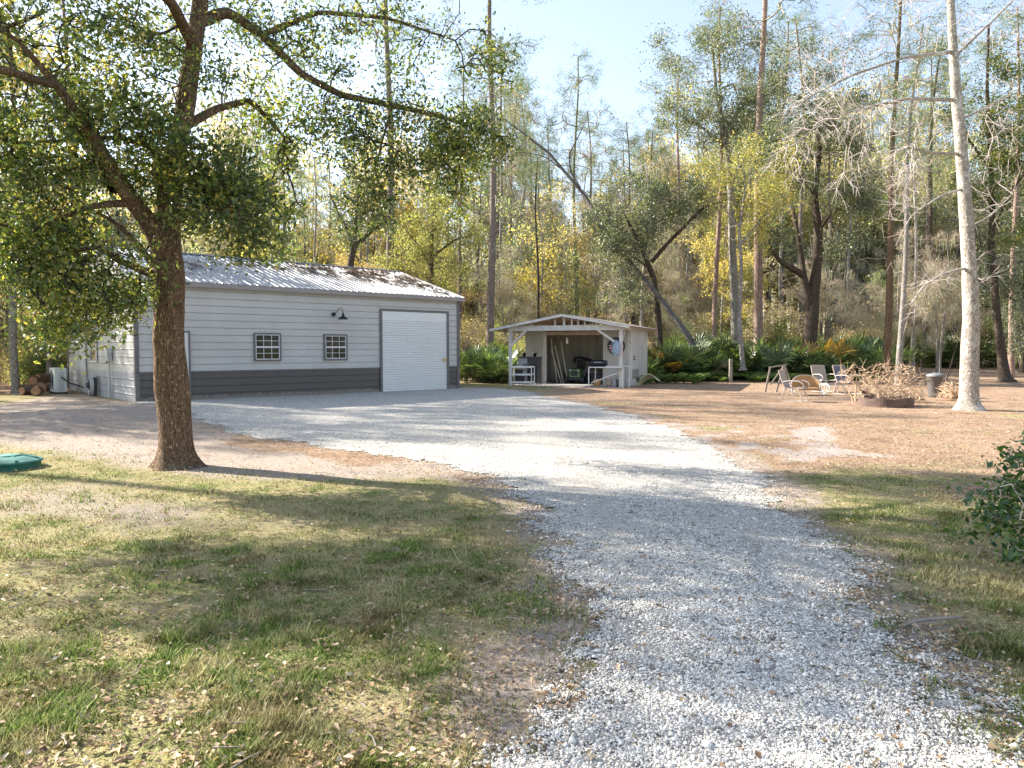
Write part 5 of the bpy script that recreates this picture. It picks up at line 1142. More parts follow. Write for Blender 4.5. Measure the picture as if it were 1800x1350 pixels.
# gable end: door, window, meter box
def v_at(px):
    k = (px - 900) / F; return (k * GC0[1] - GC0[0]) / (GY[0] - k * GY[1])
v0, v1 = v_at(157), v_at(172)
def zl_at(px, py): return CAMH + (612 - py) / F * (GC0[1] + GY[1] * v_at(px))
zt, zb = zl_at(165, 592), zl_at(165, 633); v0, v1 = sorted((v0, v1)); v1 = v0 + .8
def lbox(mb, a_, b_, x0, x1, z0, z1): mb.box(x0, x1, a_, b_, z0, z1)
mb = MB(); 
for q in ((v0 - .05, v0), (v1, v1 + .05)): lbox(mb, *q, -.06, -.0225, zb - .05, zt + .05)
lbox(mb, v0, v1, -.06, -.0225, zt, zt + .05); lbox(mb, v0, v1, -.06, -.0225, zb - .05, zb); wn = mb.build('window', M['white_metal'], gar); wn['label'] = 'small white window on the gable end'
mb = MB(); lbox(mb, v0, v1, -.032, -.024, zb, zt); mb.build('pane', M['glass'], wn)
mb = MB(); zm = (zb + zt) / 2; lbox(mb, v0, v1, -.05, -.033, zm - .02, zm + .02); mb.build('muntin', M['white_metal'], wn)
v0 = v_at(156.5); v1 = v0 + .95; mb = MB(); v0 += .35; v1 += .35
lbox(mb, v0 + .0, v1, -.04, -.0225, .05, 2.1); dd_ = mb.build('side_door', M['white_paint'], gar)
mb = MB(); lbox(mb, v0 - .07, v0, -.055, -.0225, -.03, 2.17); lbox(mb, v1, v1 + .07, -.055, -.0225, -.03, 2.17); lbox(mb, v0, v1, -.055, -.0225, 2.1, 2.17); mb.build('door_frame', M['grey_plastic'], dd_)
vm = v_at(197); mb = MB(); lbox(mb, vm - .14, vm + .16, -.17, -.022, 1.22, 1.62); mx_ = mb.build('meter_box', M['grey_plastic'], gar, .01)
mb = MB(); mb.tube([(-.09, vm, 1.22), (-.09, vm, -.05)], .035, 10); mb.tube([(-.07, vm - .3, 1.5), (-.07, vm - .15, 1.5)], .03, 8); mb.build('conduit', M['grey_plastic'], mx_)

# leaves lying on the garage roof (in the garage's frame, then to the world)
def roof_pts(cx, cs_, n, rgx):
    u = rgx.normal(cx, cs_[0], n); t = np.clip(rgx.normal(cs_[1], cs_[2], n), 0.02, .97); return u, t
rgx = np.random.default_rng(9); U = []; T = []
for (cx, su, tm_, st_, n_) in ((8.6, 1.3, .78, .12, 12000), (10.4, .9, .68, .2, 9500), (11.5, .45, .45, .28, 5000), (7.6, .8, .60, .08, 1500), (9.8, 1.0, .45, .08, 1300), (4.6, .9, .72, .05, 1300), (2.4, .5, .55, .10, 1500), (1.9, .35, .28, .04, 400), (5.6, .6, .62, .05, 600)):
    u = rgx.normal(cx, su, n_); t = rgx.normal(tm_, st_, n_); q = rgx.uniform(0, 1, n_) < np.clip((fbm(u * 3.5, t * 14, 71, 4) - .36) * 2.6, 0, .8); U.append(u[q]); T.append(t[q])
U = np.concatenate(U); T = np.concatenate(T); ok = (U > -.1) & (U < GL + .1) & (T > .02) & (T < .97); U, T = U[ok], T[ok]
yl = -OHE + (GW / 2 + OHE) * T; zl_ = GH + SLP * yl + .045 + .02 * rgx.uniform(0, 1, len(U))
wx = GC0[0] + GX[0] * U + GY[0] * yl; wy = GC0[1] + GX[1] * U + GY[1] * yl; n = len(U)
D = unit(np.stack([rgx.normal(0, 1, n), rgx.normal(0, 1, n), rgx.normal(0, .2, n)], -1)); Nn = unit(np.array([[.2, -.2, 1]]) + rgx.normal(0, .3, (n, 3))); Nn = unit(Nn - D * np.sum(D * Nn, 1, keepdims=True))
v, f = rhombs(np.stack([wx, wy, zl_ + .012], -1), D, Nn, rgx.uniform(.035, .08, n), rgx.uniform(.02, .04, n))
o = link('roof_leaves', np_mesh('roof_leaves', v, [f], [M['roof_leaf']])); tag(o, 'brown leaves drifted in patches on the garage roof', 'leaves', kind='stuff')

def gar_world(u, v, z=0): return (GC0[0] + GX[0] * u + GY[0] * v, GC0[1] + GX[1] * u + GY[1] * v, z)
GA = math.atan2(GX[1], GX[0])
# heat pump beside the gable end
pw = gar_world(-.62, v_at(135) - .9); pw = gar_world(-.75, 6.9)
ac = thing('heat_pump', 'pale outdoor heat pump unit by the far corner of the garage gable', 'air conditioner', (pw[0], pw[1], GZ(pw[0], pw[1])), GA)
mb = MB(); mb.box(-.19, .19, -.46, .46, .06, .92); mb.build('casing', M['ac_body'], ac, .02)
mb = MB(); mb.box(-.22, .22, -.42, -.34, -.02, .06); mb.box(-.22, .22, .34, .42, -.02, .06); mb.build('foot', M['black_plastic'], ac)
mb = MB()
for k in range(9): mb.lathe([(.05 + .035 * k, 0), (.056 + .035 * k, 0), (.056 + .035 * k, .01), (.05 + .035 * k, .01)], 28, (0, 0, 0))
fg = mb.build('fan_grille', M['charcoal'], ac); fg.location = (-.195, .05, .5); fg.rotation_euler = (0, -pi / 2, 0)
mb = MB(); mb.box(-.06, .1, -.469, -.462, .12, .78); sp_ = mb.build('side_panel', M['grey_plastic'], ac)
mb = MB(); mb.tube([(.02, -.47, .6), (.12, -.56, .5), (.26, -.6, .38), (.5, -.62, .3), (.68, -.62, .2)], .025, 8); mb.build('refrigerant_hose', M['black_plastic'], ac)
# hose coil hanging on a reel
pw = gar_world(-.24, 4.55); hr = thing('hose_reel', 'coiled garden hose hung low on the gable wall', 'garden hose', (pw[0], pw[1], GZ(pw[0], pw[1])), GA)
mb = MB()
for k in range(6):
    rr = .22 + .025 * k; pts = [(-.03 + .03 * (k % 3), rr * cos(t), .36 + rr * 1.0 * sin(t)) for t in np.linspace(0, 2 * pi, 30)]; mb.tube(pts, .014, 6, cap=False)
mb.build('hose_coil', M['grey_plastic'], hr)
mb = MB(); mb.box(-.02, .2, -.05, .05, .0, .62); mb.tube([(-.12, 0, .36), (.1, 0, .36)], .1, 14); mb.build('reel_bracket', M['charcoal'], hr)

# pile of cut logs behind the AC
LG = [gp(p[0], p[1]) for p in ((62, 692), (82, 689), (98, 686), (70, 684), (88, 681), (112, 682), (52, 688), (76, 693), (121, 680))]
for k, p in enumerate(LG):
    a = rng.uniform(-.8, .8) + 1.5; r = rng.uniform(.11, .2); zc = r if k not in (3, 4) else r + .2
    p[1] -= 0.3; q = thing('cut_log', 'sawn log with orange end lying in the heap left of the garage', 'log', (p[0], p[1], GZ(p[0], p[1])), a, 'cut logs heaped by the bushes')
    mb = MB(); mb.tube([(-.3, 0, zc), (0, .015, zc + .01), (.3, 0, zc)], [r, r * 1.06, r * .97], 14, cap=False); mb.build('log_bark', M['log_bark'], q)
    mb = MB(); mb.tube([(-.305, 0, zc), (.305, 0, zc)], r * .93, 16); mb.build('log_end', M['log_end'], q)

# septic riser lid
p = gp(16, 820); lid = thing('septic_lid', 'round dark green plastic tank lid in the lawn', 'tank lid', (p[0], p[1], GZ(p[0], p[1]))); lid.scale = (.98, .98, .75)
mb = MB(); mb.lathe([(.38, -.05), (.38, .10), (.40, .105), (.40, .14), (.385, .145)], 40); mb.build('riser_ring', M['lid_green'], lid)
mb = MB(); mb.lathe([(.385, .145), (.37, .15), (.30, .185), (.18, .215), (.0, .225)], 40)
for k in range(6):
    a = k * pi / 3 + .3; mb.bar((cos(a) * .17, sin(a) * .17, .222), (cos(a) * .36, sin(a) * .36, .168), .035, .018)
mb.lathe([(.15, .216), (.15, .232), (.135, .236), (0, .236)], 24)
mb.build('lid_cover', M['lid_green'], lid)

# ------------------------------------------------------------------ the shed
SA = R(-22); PR = gp(1091, 681); SW = 4.85
SXd = np.array([cos(SA), sin(SA)]); SYd = np.array([-sin(SA), cos(SA)]); PL = PR[:2] - SXd * SW
shed = thing('open_shed', 'small open fronted shed with white posts and low gable roof', 'shed', (PL[0], PL[1], 0.0), SA)
PB = 2.36; SD = 5.3; SB0 = 1.8; SRZ = 3.02; OL_, OR_ = .85, .42; RMX = SW / 2
def swall(mb, x0, y0, x1, y1, z0, z1, t=.05, groove=.3): 
    L = math.hypot(x1 - x0, y1 - y0); mb.bar((x0, y0, (z0 + z1) / 2), (x1, y1, (z0 + z1) / 2), t, z1 - z0)
mb = MB(); mb.box(-.06, .06, -.06, .06, 0, PB); o = mb.build('post', M['worn_white'], shed); mb = MB(); mb.box(SW - .06, SW + .06, -.06, .06, 0, PB); mb.build('post', M['worn_white'], shed)
mb = MB(); mb.box(-.12, SW + .12, -.045, .045, PB, PB + .22); mb.build('front_beam', M['worn_white'], shed)
mb = MB(); mb.bar((.05, 0, PB - .62), (.72, 0, PB + .02), .085, .085); mb.bar((SW - .05, 0, PB - .62), (SW - .98, 0, PB + .02), .085, .085)
mb.bar((0, .05, PB - .55), (0, .6, PB + .02), .07, .07); mb.bar((SW, .05, PB - .55), (SW, .6, PB + .02), .07, .07); mb.build('brace', M['worn_white'], shed)
mb = MB(); 
for x in (0, SW): mb.box(x - .045, x + .045, .05, SB0 - .03, PB + .02, PB + .2)
mb.build('side_beam', M['worn_white'], shed)
ox0, ox1 = .95, 3.62
mb = MB(); mb.box(.0, ox0 - .09, SB0, SB0 + .04, 0, PB + .18); 
for x in np.arange(.2, ox0 - .1, .2): mb.box(x, x + .012, SB0 - .006, SB0, .0, PB + .1)
mb.build('front_wall', M['shed_ply'], shed); mb = MB(); mb.box(ox1, SW - .12, SB0, SB0 + .04, 0, PB + .18)
for x in np.arange(ox1 + .2, SW - .2, .2): mb.box(x, x + .012, SB0 - .006, SB0, .0, PB + .1)
mb.build('front_wall', M['shed_ply'], shed)
mb = MB(); mb.box(SW - .04, SW, SB0 + .12, SD, 0, PB + .18)
for y in np.arange(SB0 + .3, SD, .2): mb.box(SW, SW + .008, y, y + .014, 0, PB + .1)
mb.build('side_wall', M['shed_ply'], shed); mb = MB(); mb.box(0, .04, SB0 + .05, SD, 0, PB + .18)
mb.build('side_wall', M['shed_ply'], shed)
mb = MB(); mb.box(.05, SW - .05, SD - .04, SD, 0, PB + .18)
for x in np.arange(.3, SW - .1, .4): mb.box(x, x + .09, SD - .13, SD - .045, 0, PB + .1)
mb.box(.1, SW - .1, SD - .13, SD - .045, 1.15, 1.24); mb.build('back_wall', M['shed_inner'], shed)
mb = MB(); mb.box(SW - .12, SW + .02, SB0 - .02, SB0 + .12, 0, PB + .2); mb.box(ox0 - .09, ox0 + .05, SB0 - .03, SB0 + .08, 0, PB); mb.build('corner_post', M['worn_white'], shed)
mb = MB(); mb.box(ox0 + .05, ox1, SB0 - .02, SB0 + .05, PB - .16, PB + .0); mb.box(.0, SW - .13, SB0 - .01, SB0 + .03, PB + .18, PB + .22)
mb.build('header', M['lumber'], shed)
# rafters, gable studs, ridge board
def rz_at(x): return SRZ - abs(x - RMX) * RSL
RSL = (SRZ - 2.47) / (RMX + .6)
mb = MB()
for y in (.0, .6, 1.2, 1.8, 2.4, 3.0, 3.6, 4.2, 4.8, 5.25):
    for s_ in (-1, 1):
        xe = -OL_ if s_ < 0 else SW + OR_; mb.bar((RMX, y, SRZ - .06), (xe, y, rz_at(xe) - .06), .04, .09)
mb.build('rafter', M['lumber'], shed)
mb = MB(); mb.box(RMX - .02, RMX + .02, -.2, SD + .2, SRZ - .2, SRZ - .1)
for x, w_ in ((RMX, .09), (RMX - 1.45, .07), (RMX + 1.4, .08), (RMX + .34, .06), (RMX + .62, .06), (RMX + .9, .05), (RMX - .4, .05)): mb.box(x - w_ / 2, x + w_ / 2, -.03, .03, PB + .22, rz_at(x) - .12)
mb.build('gable_stud', M['worn_white'], shed)
mb = MB()
for x in np.arange(RMX - 1.6, RMX + 1.7, .32): mb.box(x - .035, x + .035, SB0, SB0 + .04, PB + .22, rz_at(x) - .12)
mb.build('inner_stud', M['lumber'], shed)
mb = MB()
for s_ in (-1, 1):
    xe = -OL_ if s_ < 0 else SW + OR_; n_ = 60; V = []; prof = []
    ysr = np.arange(-.32, SD + .3, .038)
    for i, y in enumerate(ysr):
        h = .018 * (0.5 + .5 * cos(i * pi / 1.0)); 
        for x in (RMX, xe): V.append((x, y, rz_at(x) + .01 + h))
    mb.add(V, [(2 * i, 2 * i + 1, 2 * i + 3, 2 * i + 2) for i in range(len(ysr) - 1)])
    V2 = [(a_, b_, c_ - .012) for a_, b_, c_ in V]; mb.add(V2, [(2 * i, 2 * i + 2, 2 * i + 3, 2 * i + 1) for i in range(len(ysr) - 1)])
mb.build('roof', M['old_roof'], shed)
mb = MB()
for s_ in (-1, 1):
    xe = -OL_ if s_ < 0 else SW + OR_; mb.bar((RMX, -.335, SRZ - .035), (xe, -.335, rz_at(xe) - .035), .03, .10)
mb.build('barge_board', M['worn_white'], shed)
mb = MB(); mb.box(-.1, SW + .1, -.1, SD, -.05, .03); mb.build('floor_slab', M['concrete'], shed)
mb = MB(); mb.box(SW + .009, SW + .016, 2.35, 2.8, 1.10, 1.26)
for k in range(6): mb.box(SW + .009, SW + .02, 2.15, 3.35, .3 + k * .07, .33 + k * .07)
mb.build('wall_vent', M['charcoal'], shed)
mb = MB(); mb.box(SW + .017, SW + .03, 2.5, 2.75, 1.14, 1.23); mb.build('house_plate', M['white_paint'], shed)
def sw(x, y, z=0): return (PL[0] + SXd[0] * x + SYd[0] * y, PL[1] + SXd[1] * x + SYd[1] * y, z)

# round sign with stars and stripes on the right front panel
p = sw(4.22, SB0 - .03, 1.72); sg = thing('round_sign', 'round wall sign with white stars over red and white stripes on the shed front', 'sign', p, SA)
def disc(r, y0, y1, n=32, z=0, clip=None):
    mb = MB(); V = []; 
    pts = [(r * cos(2 * pi * k / n), r * sin(2 * pi * k / n)) for k in range(n)]
    if clip: pts = clip(pts)
    m_ = len(pts); V = [(a_, y0, b_) for a_, b_ in pts] + [(a_, y1, b_) for a_, b_ in pts]
    mb.add(V, [tuple(range(m_)), tuple(range(2 * m_ - 1, m_ - 1, -1))] + [(k, k + m_, (k + 1) % m_ + m_, (k + 1) % m_) for k in range(m_)]); return mb
disc(.36, -.02, .0).build('sign_board', M['white_paint'], sg)
ring = MB(); nn = 36
for k in range(nn):
    a0, a1 = 2 * pi * k / nn, 2 * pi * (k + 1) / nn; ring.add([(r_ * cos(t), y_, r_ * sin(t)) for t in (a0, a1) for r_ in (.33, .38) for y_ in (-.03, 0.0)], [(0, 2, 6, 4), (0, 4, 5, 1), (2, 3, 7, 6)])
ring.build('sign_rim', M['black_plastic'], sg)
def chord(pts, z0, z1):
    out = []; r = .33; zz_ = np.linspace(z0, z1, 6); L = [(-math.sqrt(max(0, r * r - z * z)), z) for z in zz_]; Rr = [(-a_, z) for a_, z in L[::-1]]; return L + Rr
disc(.33, -.026, -.021, clip=lambda p_: chord(p_, .04, .32)).build('star_field', M['sign_navy'], sg)
st_mb = MB()
for (cx, cz) in ((-.18, .12), (-.06, .12), (.06, .12), (.18, .12), (-.1, .22), (0.01, .22), (.12, .22)):
    V = [((.042 if k % 2 == 0 else .018) * sin(k * pi / 5) + cx, -.0285, (.042 if k % 2 == 0 else .018) * cos(k * pi / 5) + cz) for k in range(10)]; st_mb.add(V + [(cx, -.0285, cz)], [(k, 10, (k + 1) % 10) for k in range(10)])
st_mb.build('star', M['white_paint'], sg)
mbs = MB()
for k in range(3):
    z0 = .0 - k * .12 - .06; t_ = disc(.33, -.025, -.021, clip=lambda p_: chord(p_, z0, z0 + .06)); mbs.add(t_.v, t_.f)
mbs.build('stripe', M['sign_red'], sg)
# blue grey cloth bundle hung on the right post
p = sw(SW - .16, -.05, 1.62); mb = MB(); rgb = np.random.default_rng(3)
prof = [(.02, .34), (.07, .28), (.13, .18), (.15, .05), (.16, -.08), (.13, -.2), (.10, -.28), (.03, -.32)]
V = []; Fs = []; n_ = 14
for i, (r, z) in enumerate(prof):
    for k in range(n_): t = 2 * pi * k / n_; q = r * (1 + .18 * sin(t * 3 + i * .7) + rgb.normal(0, .04)); V.append((q * cos(t), q * sin(t) * .6 - .14, z))
for i in range(len(prof) - 1):
    for k in range(n_): Fs.append((i * n_ + k, i * n_ + (k + 1) % n_, (i + 1) * n_ + (k + 1) % n_, (i + 1) * n_ + k))
mb.add(V, Fs, 0, True); o = mb.build('hanging_cloth', M['tarp']); o.location = p; o.rotation_euler = (0, 0, SA); tag(o, 'blue grey cloth bundle hanging by the right shed post', 'cloth')
# bulb inside
p = sw(1.95, 1.9, PB - .18); bl_ = thing('pendant_bulb', 'white bulb hanging inside the shed opening', 'light bulb', p, SA)
mb = MB(); mb.lathe([(0, -.36), (.05, -.34), (.065, -.28), (.06, -.2), (.03, -.12), (.03, -.08), (0, -.08)], 16); mb.build('bulb', M['bulb_glass'], bl_)
mb = MB(); mb.tube([(0, 0, 0), (0, 0, -.1)], .012, 8); mb.build('socket', M['black_plastic'], bl_)
# black hose swooping along the back wall
p0 = sw(0, 0); hs = thing('exhaust_hose', 'thick black flexible hose draped across the shed interior', 'hose', sw(2.2, 3.2), SA)
mb = MB(); pts = [(-.55 + t * 2.3, .9 + .0 * t, 1.02 + .16 * sin(1.2 + t * 5.0) - .05 * t) for t in np.linspace(0, 1, 26)]; pts = [(-.62, .9, .98)] + pts; mb.tube(pts, [.06 + .008 * (k % 2) for k in range(len(pts))], 10); mb.build('hose_body', M['black_plastic'], hs)
mb = MB(); mb.tube([(.5, 1.5, 1.75), (.5, 1.5, .0)], .015, 6); mb.tube([(1.1, 1.5, 1.95), (1.1, 1.5, .9)], .015, 6); mb.build('support_rod', M['charcoal'], hs)
# bamboo poles leaning
for k in range(4):
    x0 = 1.12 + .13 * k + .05 * (k % 2); q = thing('bamboo_pole', 'long pale pole leaning inside the left jamb of the shed opening', 'pole', sw(x0 + .3, 2.15 + .06 * k), SA, 'poles leaning in the shed')
    mb = MB(); pts = [np.array([.0, 0, .0]) + t * np.array([-.34 - .09 * ((k * 2) % 3), .0, 2.1 - .17 * ((k * 3) % 4)]) for t in np.linspace(0, 1, 9)]; mb.tube(pts, [.021 if i % 2 else .025 for i in range(9)], 8); mb.build('shaft', M['bamboo'], q)
    mb = MB()
    for i in range(1, 8): mb.lathe([(.0225, -.012), (.031, 0), (.0225, .012)], 8, pts[i])
    mb.build('node_ring', M['weathered'], q)
# black cabinet with two pots at the left
q = thing('black_cabinet', 'black two door metal cabinet beside the left shed post', 'cabinet', sw(.42, .55), SA)
mb = MB(); mb.box(-.30, .95 - .42 + .1, 0, .5, .12, 1.22); mb.build('body', M['charcoal'], q, .012)
mb = MB(); mb.box(-.28, .14, -.02, -.001, .16, 1.18); mb.build('door', M['sheet_grey'], q)
mb = MB(); mb.box(.16, .61, -.02, -.001, .16, 1.18); mb.build('door', M['black_metal'], q)
mb = MB(); mb.box(-.34, .67, -.04, .54, 1.221, 1.25); mb.build('top', M['black_plastic'], q)
mb = MB(); 
for x in (-.26, .57):
    for y in (.04, .44): mb.box(x - .02, x + .02, y, y + .04, 0.03, .12)
mb.build('leg', M['black_metal'], q)
for x, lab in ((.22, 'small black pot on the cabinet top nearer the post'), (.72, 'small black pot on the cabinet top nearer the poles')):
    o = thing('flower_pot', lab, 'pot', sw(x + .1, .8, 1.251), SA); mb = MB(); mb.lathe([(0, 0), (.06, 0), (.08, .14), (.09, .14), (.09, .165), (.075, .165), (.07, .03), (0, .03)], 16); mb.build('bowl', M['black_metal'], o)
    mb = MB(); mb.lathe([(.088, .13), (.1, .14), (.1, .17), (.088, .175)], 16); mb.build('rim', M['black_metal'], o)
# white pipe shelf rack
q = thing('pipe_rack', 'white pipe framed three shelf rack in front of the black cabinet', 'rack', sw(.12, -.25), SA + .05)
mb = MB(); W_, D_, H_ = .92, .42, .84
for x in (0, W_):
    for y in (0, D_): mb.tube([(x, y, 0), (x, y, H_)], .022, 8)
mb.tube([(W_ * .45, D_, 0), (W_ * .45, D_, H_)], .018, 8)
mb.build('upright', M['pvc'], q)
mb = MB()
for z in (.17, .5, .82): mb.box(.0, W_, -.02, .0, z - .035, z + .035); mb.box(0, W_, D_ - .01, D_ + .02, z - .03, z + .03); mb.box(.01, W_ - .01, .003, D_ - .013, z + .0, z + .02)
mb.build('shelf', M['pvc'], q)
for (x, z, w_, h_, mm, lab, nm) in ((.3, .525, .3, .16, 'black_plastic', 'black tray on the middle shelf of the pipe rack', 'plastic_tray'), (.62, .845, .22, .1, 'charcoal', 'dark toolbox on top of the pipe rack', 'tool_box'), (.35, .195, .34, .22, 'black_plastic', 'dark crate on the bottom shelf of the pipe rack', 'storage_crate')):
    o = thing(nm, lab, 'container', sw(.12 + x, -.25 + .2, z), SA); mb = MB(); V = [(sx_ * w_ / 2 * k_, sy_ * .14 * k_, zz_) for zz_, k_ in ((0, .85), (h_, 1)) for sx_, sy_ in ((-1, -1), (1, -1), (1, 1), (-1, 1))]
    mb.add(V, [(0, 3, 2, 1), (0, 1, 5, 4), (1, 2, 6, 5), (2, 3, 7, 6), (3, 0, 4, 7), (4, 5, 6, 7)]); mb.build('bin', M[mm], o, .008); mb = MB(); mb.box(-w_ / 2 - .01, w_ / 2 + .01, -.15, .15, h_ + .001, h_ + .018); mb.build('rim', M[mm], o)
# green and black generator / mower
q = thing('riding_mower', 'small black and green mower parked inside the shed', 'mower', sw(2.18, 2.55), SA)
mb = MB(); mb.box(-.33, .33, -.25, .7, .16, .32); mb.build('deck', M['black_plastic'], q, .03)
mb = MB(); mb.add([(-.26, -.3, .32), (.26, -.3, .32), (.28, .3, .32), (-.28, .3, .32), (-.22, -.26, .68), (.22, -.26, .68), (.24, .3, .72), (-.24, .3, .72)], [(0, 1, 5, 4), (1, 2, 6, 5), (2, 3, 7, 6), (3, 0, 4, 7), (4, 5, 6, 7)]); mb.build('hood', M['green_paint'], q, .03)
mb = MB(); mb.box(-.15, .15, -.325, -.302, .38, .6)
for k in range(4): mb.box(-.14, .14, -.335, -.326, .4 + k * .05, .42 + k * .05)
mb.build('front_grille', M['black_metal'], q)
mb = MB()
for x in (-.19, .19): mb.box(x - .03, x + .03, -.33, -.28, .6, .65)
mb.build('headlight', M['bulb_glass'], q)
mb = MB(); mb.box(-.2, .2, .42, .8, .62, .72); mb.box(-.2, .2, .76, .88, .72, 1.08); mb.build('seat', M['black_plastic'], q, .04)
mb = MB(); mb.tube([(0, .2, .7), (0, .32, .95)], .02, 8); mb.tube([(.17 * cos(t), .32 + .1 * sin(t), .96 + .12 * sin(t)) for t in np.linspace(0, 2 * pi, 20)], .014, 6, cap=False); mb.build('steering_wheel', M['black_metal'], q)
for x in (-.38, .38):
    for y, r in ((-.18, .17), (.62, .24)):
        mb = MB(); mb.tube([(x - .07, y, r + .03), (x + .07, y, r + .03)], r, 20); mb.build('wheel', M['black_plastic'], q)
mb = MB(); mb.tube([(.42, .1, .5), (.62, .2, .75), (.85, .15, .95), (.95, 0, .8), (.75, -.1, .62)], .018, 8); mb.build('handle_bar', M['black_metal'], q)
# tyre-ish dark bin and boxes in the shed
o = thing('storage_bin', 'dark plastic bin on the shed floor left of the mower', 'bin', sw(1.42, 2.6, .03), SA); mb = MB(); mb.lathe([(0, 0), (.2, 0), (.25, .5), (.22, .5), (.18, .05), (0, .05)], 20); mb.build('tub', M['charcoal'], o); mb = MB(); mb.lathe([(.25, .48), (.28, .49), (.28, .53), (.24, .53)], 20); mb.build('rim', M['charcoal'], o)
o = thing('tool_chest', 'low dark chest against the right inner wall of the shed', 'chest', sw(3.25, 3.0, .03), SA); mb = MB(); mb.box(-.4, .4, -.25, .25, 0, .42); mb.build('case', M['black_plastic'], o, .02); mb = MB(); mb.box(-.42, .42, -.27, .27, .421, .47); mb.build('lid', M['charcoal'], o, .01)
# right side white work table
q = thing('work_table', 'white framed work table in front of the right shed panel', 'table', sw(3.58, -.28), SA - .02)
mb = MB()
for (x, y) in ((0, 0), (1.42, .05), (.12, .55), (1.55, .55)): mb.tube([(x, y, 0), (x, y, .84)], .024, 8)
mb.build('leg', M['pvc'], q)
mb = MB(); mb.tube([(0, 0, .84), (1.42, .05, .84)], .024, 8); mb.tube([(.12, .55, .84), (1.55, .55, .84)], .024, 8); mb.tube([(.1, .02, .2), (1.2, .05, .62)], .022, 8); mb.tube([(0, 0, .84), (.12, .55, .84)], .02, 8); mb.tube([(.12, .55, .3), (1.5, .55, .3)], .02, 8); mb.build('rail', M['pvc'], q)
mb = MB(); mb.box(.7, 1.6, .03, .6, .866, .9); mb.build('table_top', M['worn_white'], q)
q = thing('kettle_grill', 'black covered grill standing on the left end of the work table', 'grill', sw(3.92, -.0, .87), SA)
mb = MB(); mb.tube([(-.32, 0, .12), (.34, 0, .12)], .14, 20); mb.build('barrel', M['black_metal'], q); mb = MB(); mb.box(-.36, .38, -.17, .17, -.03 + .0, .03); mb.build('tray', M['black_plastic'], q); mb = MB(); mb.tube([(-.15, -.16, .16), (-.15, -.2, .18), (.15, -.2, .18), (.15, -.16, .16)], .01, 6); mb.build('handle', M['pvc'], q)
for k, (x, z, r, mm, lab) in enumerate(((.25, .16, .16, 'chair_brown', 'brown round crock under the work table'), (.75, .14, .15, 'sling', 'pale pail under the middle of the work table'), (1.2, .13, .17, 'charcoal', 'dark bucket under the right end of the work table'))):
    o = thing('bucket', lab, 'bucket', sw(3.58 + x, .12, .0), SA); mb = MB(); mb.lathe([(0, 0), (r * .8, 0), (r, .34), (r * .93, .34), (r * .74, .03), (0, .03)], 18); mb.build('pail', M[mm], o); mb = MB(); mb.tube([(r * cos(t), 0, .33 + .12 * sin(t)) for t in np.linspace(0, pi, 12)], .007, 6); mb.build('handle', M['charcoal'], o)
# foam sheet by right wall
p = gp(1136, 679); mb = MB(); n_ = 14; V = []; 
for t in (0, .03):
    for i in range(n_ + 1):
        for j in range(2):
            u = i / n_; V.append((-.45 + .95 * u, j * .55 - .1 * u, .5 * sin(u * 2.6) * (1 - .35 * j) + .03 + t))
m_ = (n_ + 1) * 2; Fs = [(2 * i, 2 * i + 1, 2 * i + 3, 2 * i + 2) for i in range(n_)] + [(m_ + 2 * i, m_ + 2 * i + 2, m_ + 2 * i + 3, m_ + 2 * i + 1) for i in range(n_)] + [(2 * i, 2 * i + 2, m_ + 2 * i + 2, m_ + 2 * i) for i in range(n_)] + [(2 * i + 1, m_ + 2 * i + 1, m_ + 2 * i + 3, 2 * i + 3) for i in range(n_)]
mb.add(V, Fs); o = mb.build('foam_sheet', M['foam']); o.location = (p[0], p[1], 0.0); o.rotation_euler = (0, 0, -.5); tag(o, 'curled pale yellow sheet lying by the shed side wall', 'sheet')
# meter box on a dark post behind shed
q = thing('utility_post', 'small white box on a dark stake right of the shed', 'utility box', gp(1148, 668) + np.array([0, 0, 0]), SA); mb = MB(); mb.box(-.04, .04, -.04, .04, -.1, 1.25); mb.build('stake', M['dark_bark'], q); mb = MB(); mb.box(-.1, .1, -.1, -.041, 1.08, 1.42); mb.build('box', M['grey_plastic'], q, .01)

# ------------------------------------------------------------------ yard things on the right
p = gp(1284, 672); q = thing('wooden_post', 'short square pale post standing alone before the palmettos', 'post', p); mb = MB(); mb.box(-.07, .07, -.07, .07, -.1, 1.12); mb.build('shaft', M['post_wood'], q, .008); mb = MB(); mb.tube([(.0, -.072, .95), (.0, -.078, .95)], .025, 12); mb.build('knot_hole', M['dark_bark'], q)
p = gp(1261, 668); o = put_shrub(p[0], p[1], .45, label='small feathery pale green shrub left of the wooden post'); 
for px, py, lab in ((1437, 668, 'thin dark stake behind the sling chair'), (1512, 662, 'thin dark stake behind the brush pile')):
    p = gp(px, py); q = thing('garden_stake', lab, 'stake', p); mb = MB(); mb.tube([(0, 0, -.1), (0, 0, .95)], .025, 6); mb.build('rod', M['dark_bark'], q); mb = MB(); mb.box(-.035, .035, -.035, .035, .951, 1.05); mb.build('cap', M['weathered'], q)
# wooden A-frame
p = gp(1372, 688); q = thing('tripod_stand', 'weathered tripod frame of boards behind the chairs', 'stand', p, -.1); mb = MB(); Hh = .98
for a_, b_ in (((-.55, 0, 0), (-.38, 0, Hh * .95)), ((-.15, 0.0, 0), (.12, 0, Hh)), ((.45, 0, .1), (.14, 0, Hh)), ((-.35, .1, .25), (.13, .05, Hh)), ((.1, -.3, .1), (.12, -.02, Hh))): mb.bar(a_, b_, .06, .04)
mb.build('leg', M['weathered'], q); mb = MB(); mb.bar((-.42, 0, Hh * .93), (.2, 0, Hh + .02), .06, .05); mb.bar((-.5, 0, .35), (.4, 0, .3), .05, .04); mb.build('rail', M['post_wood'], q)
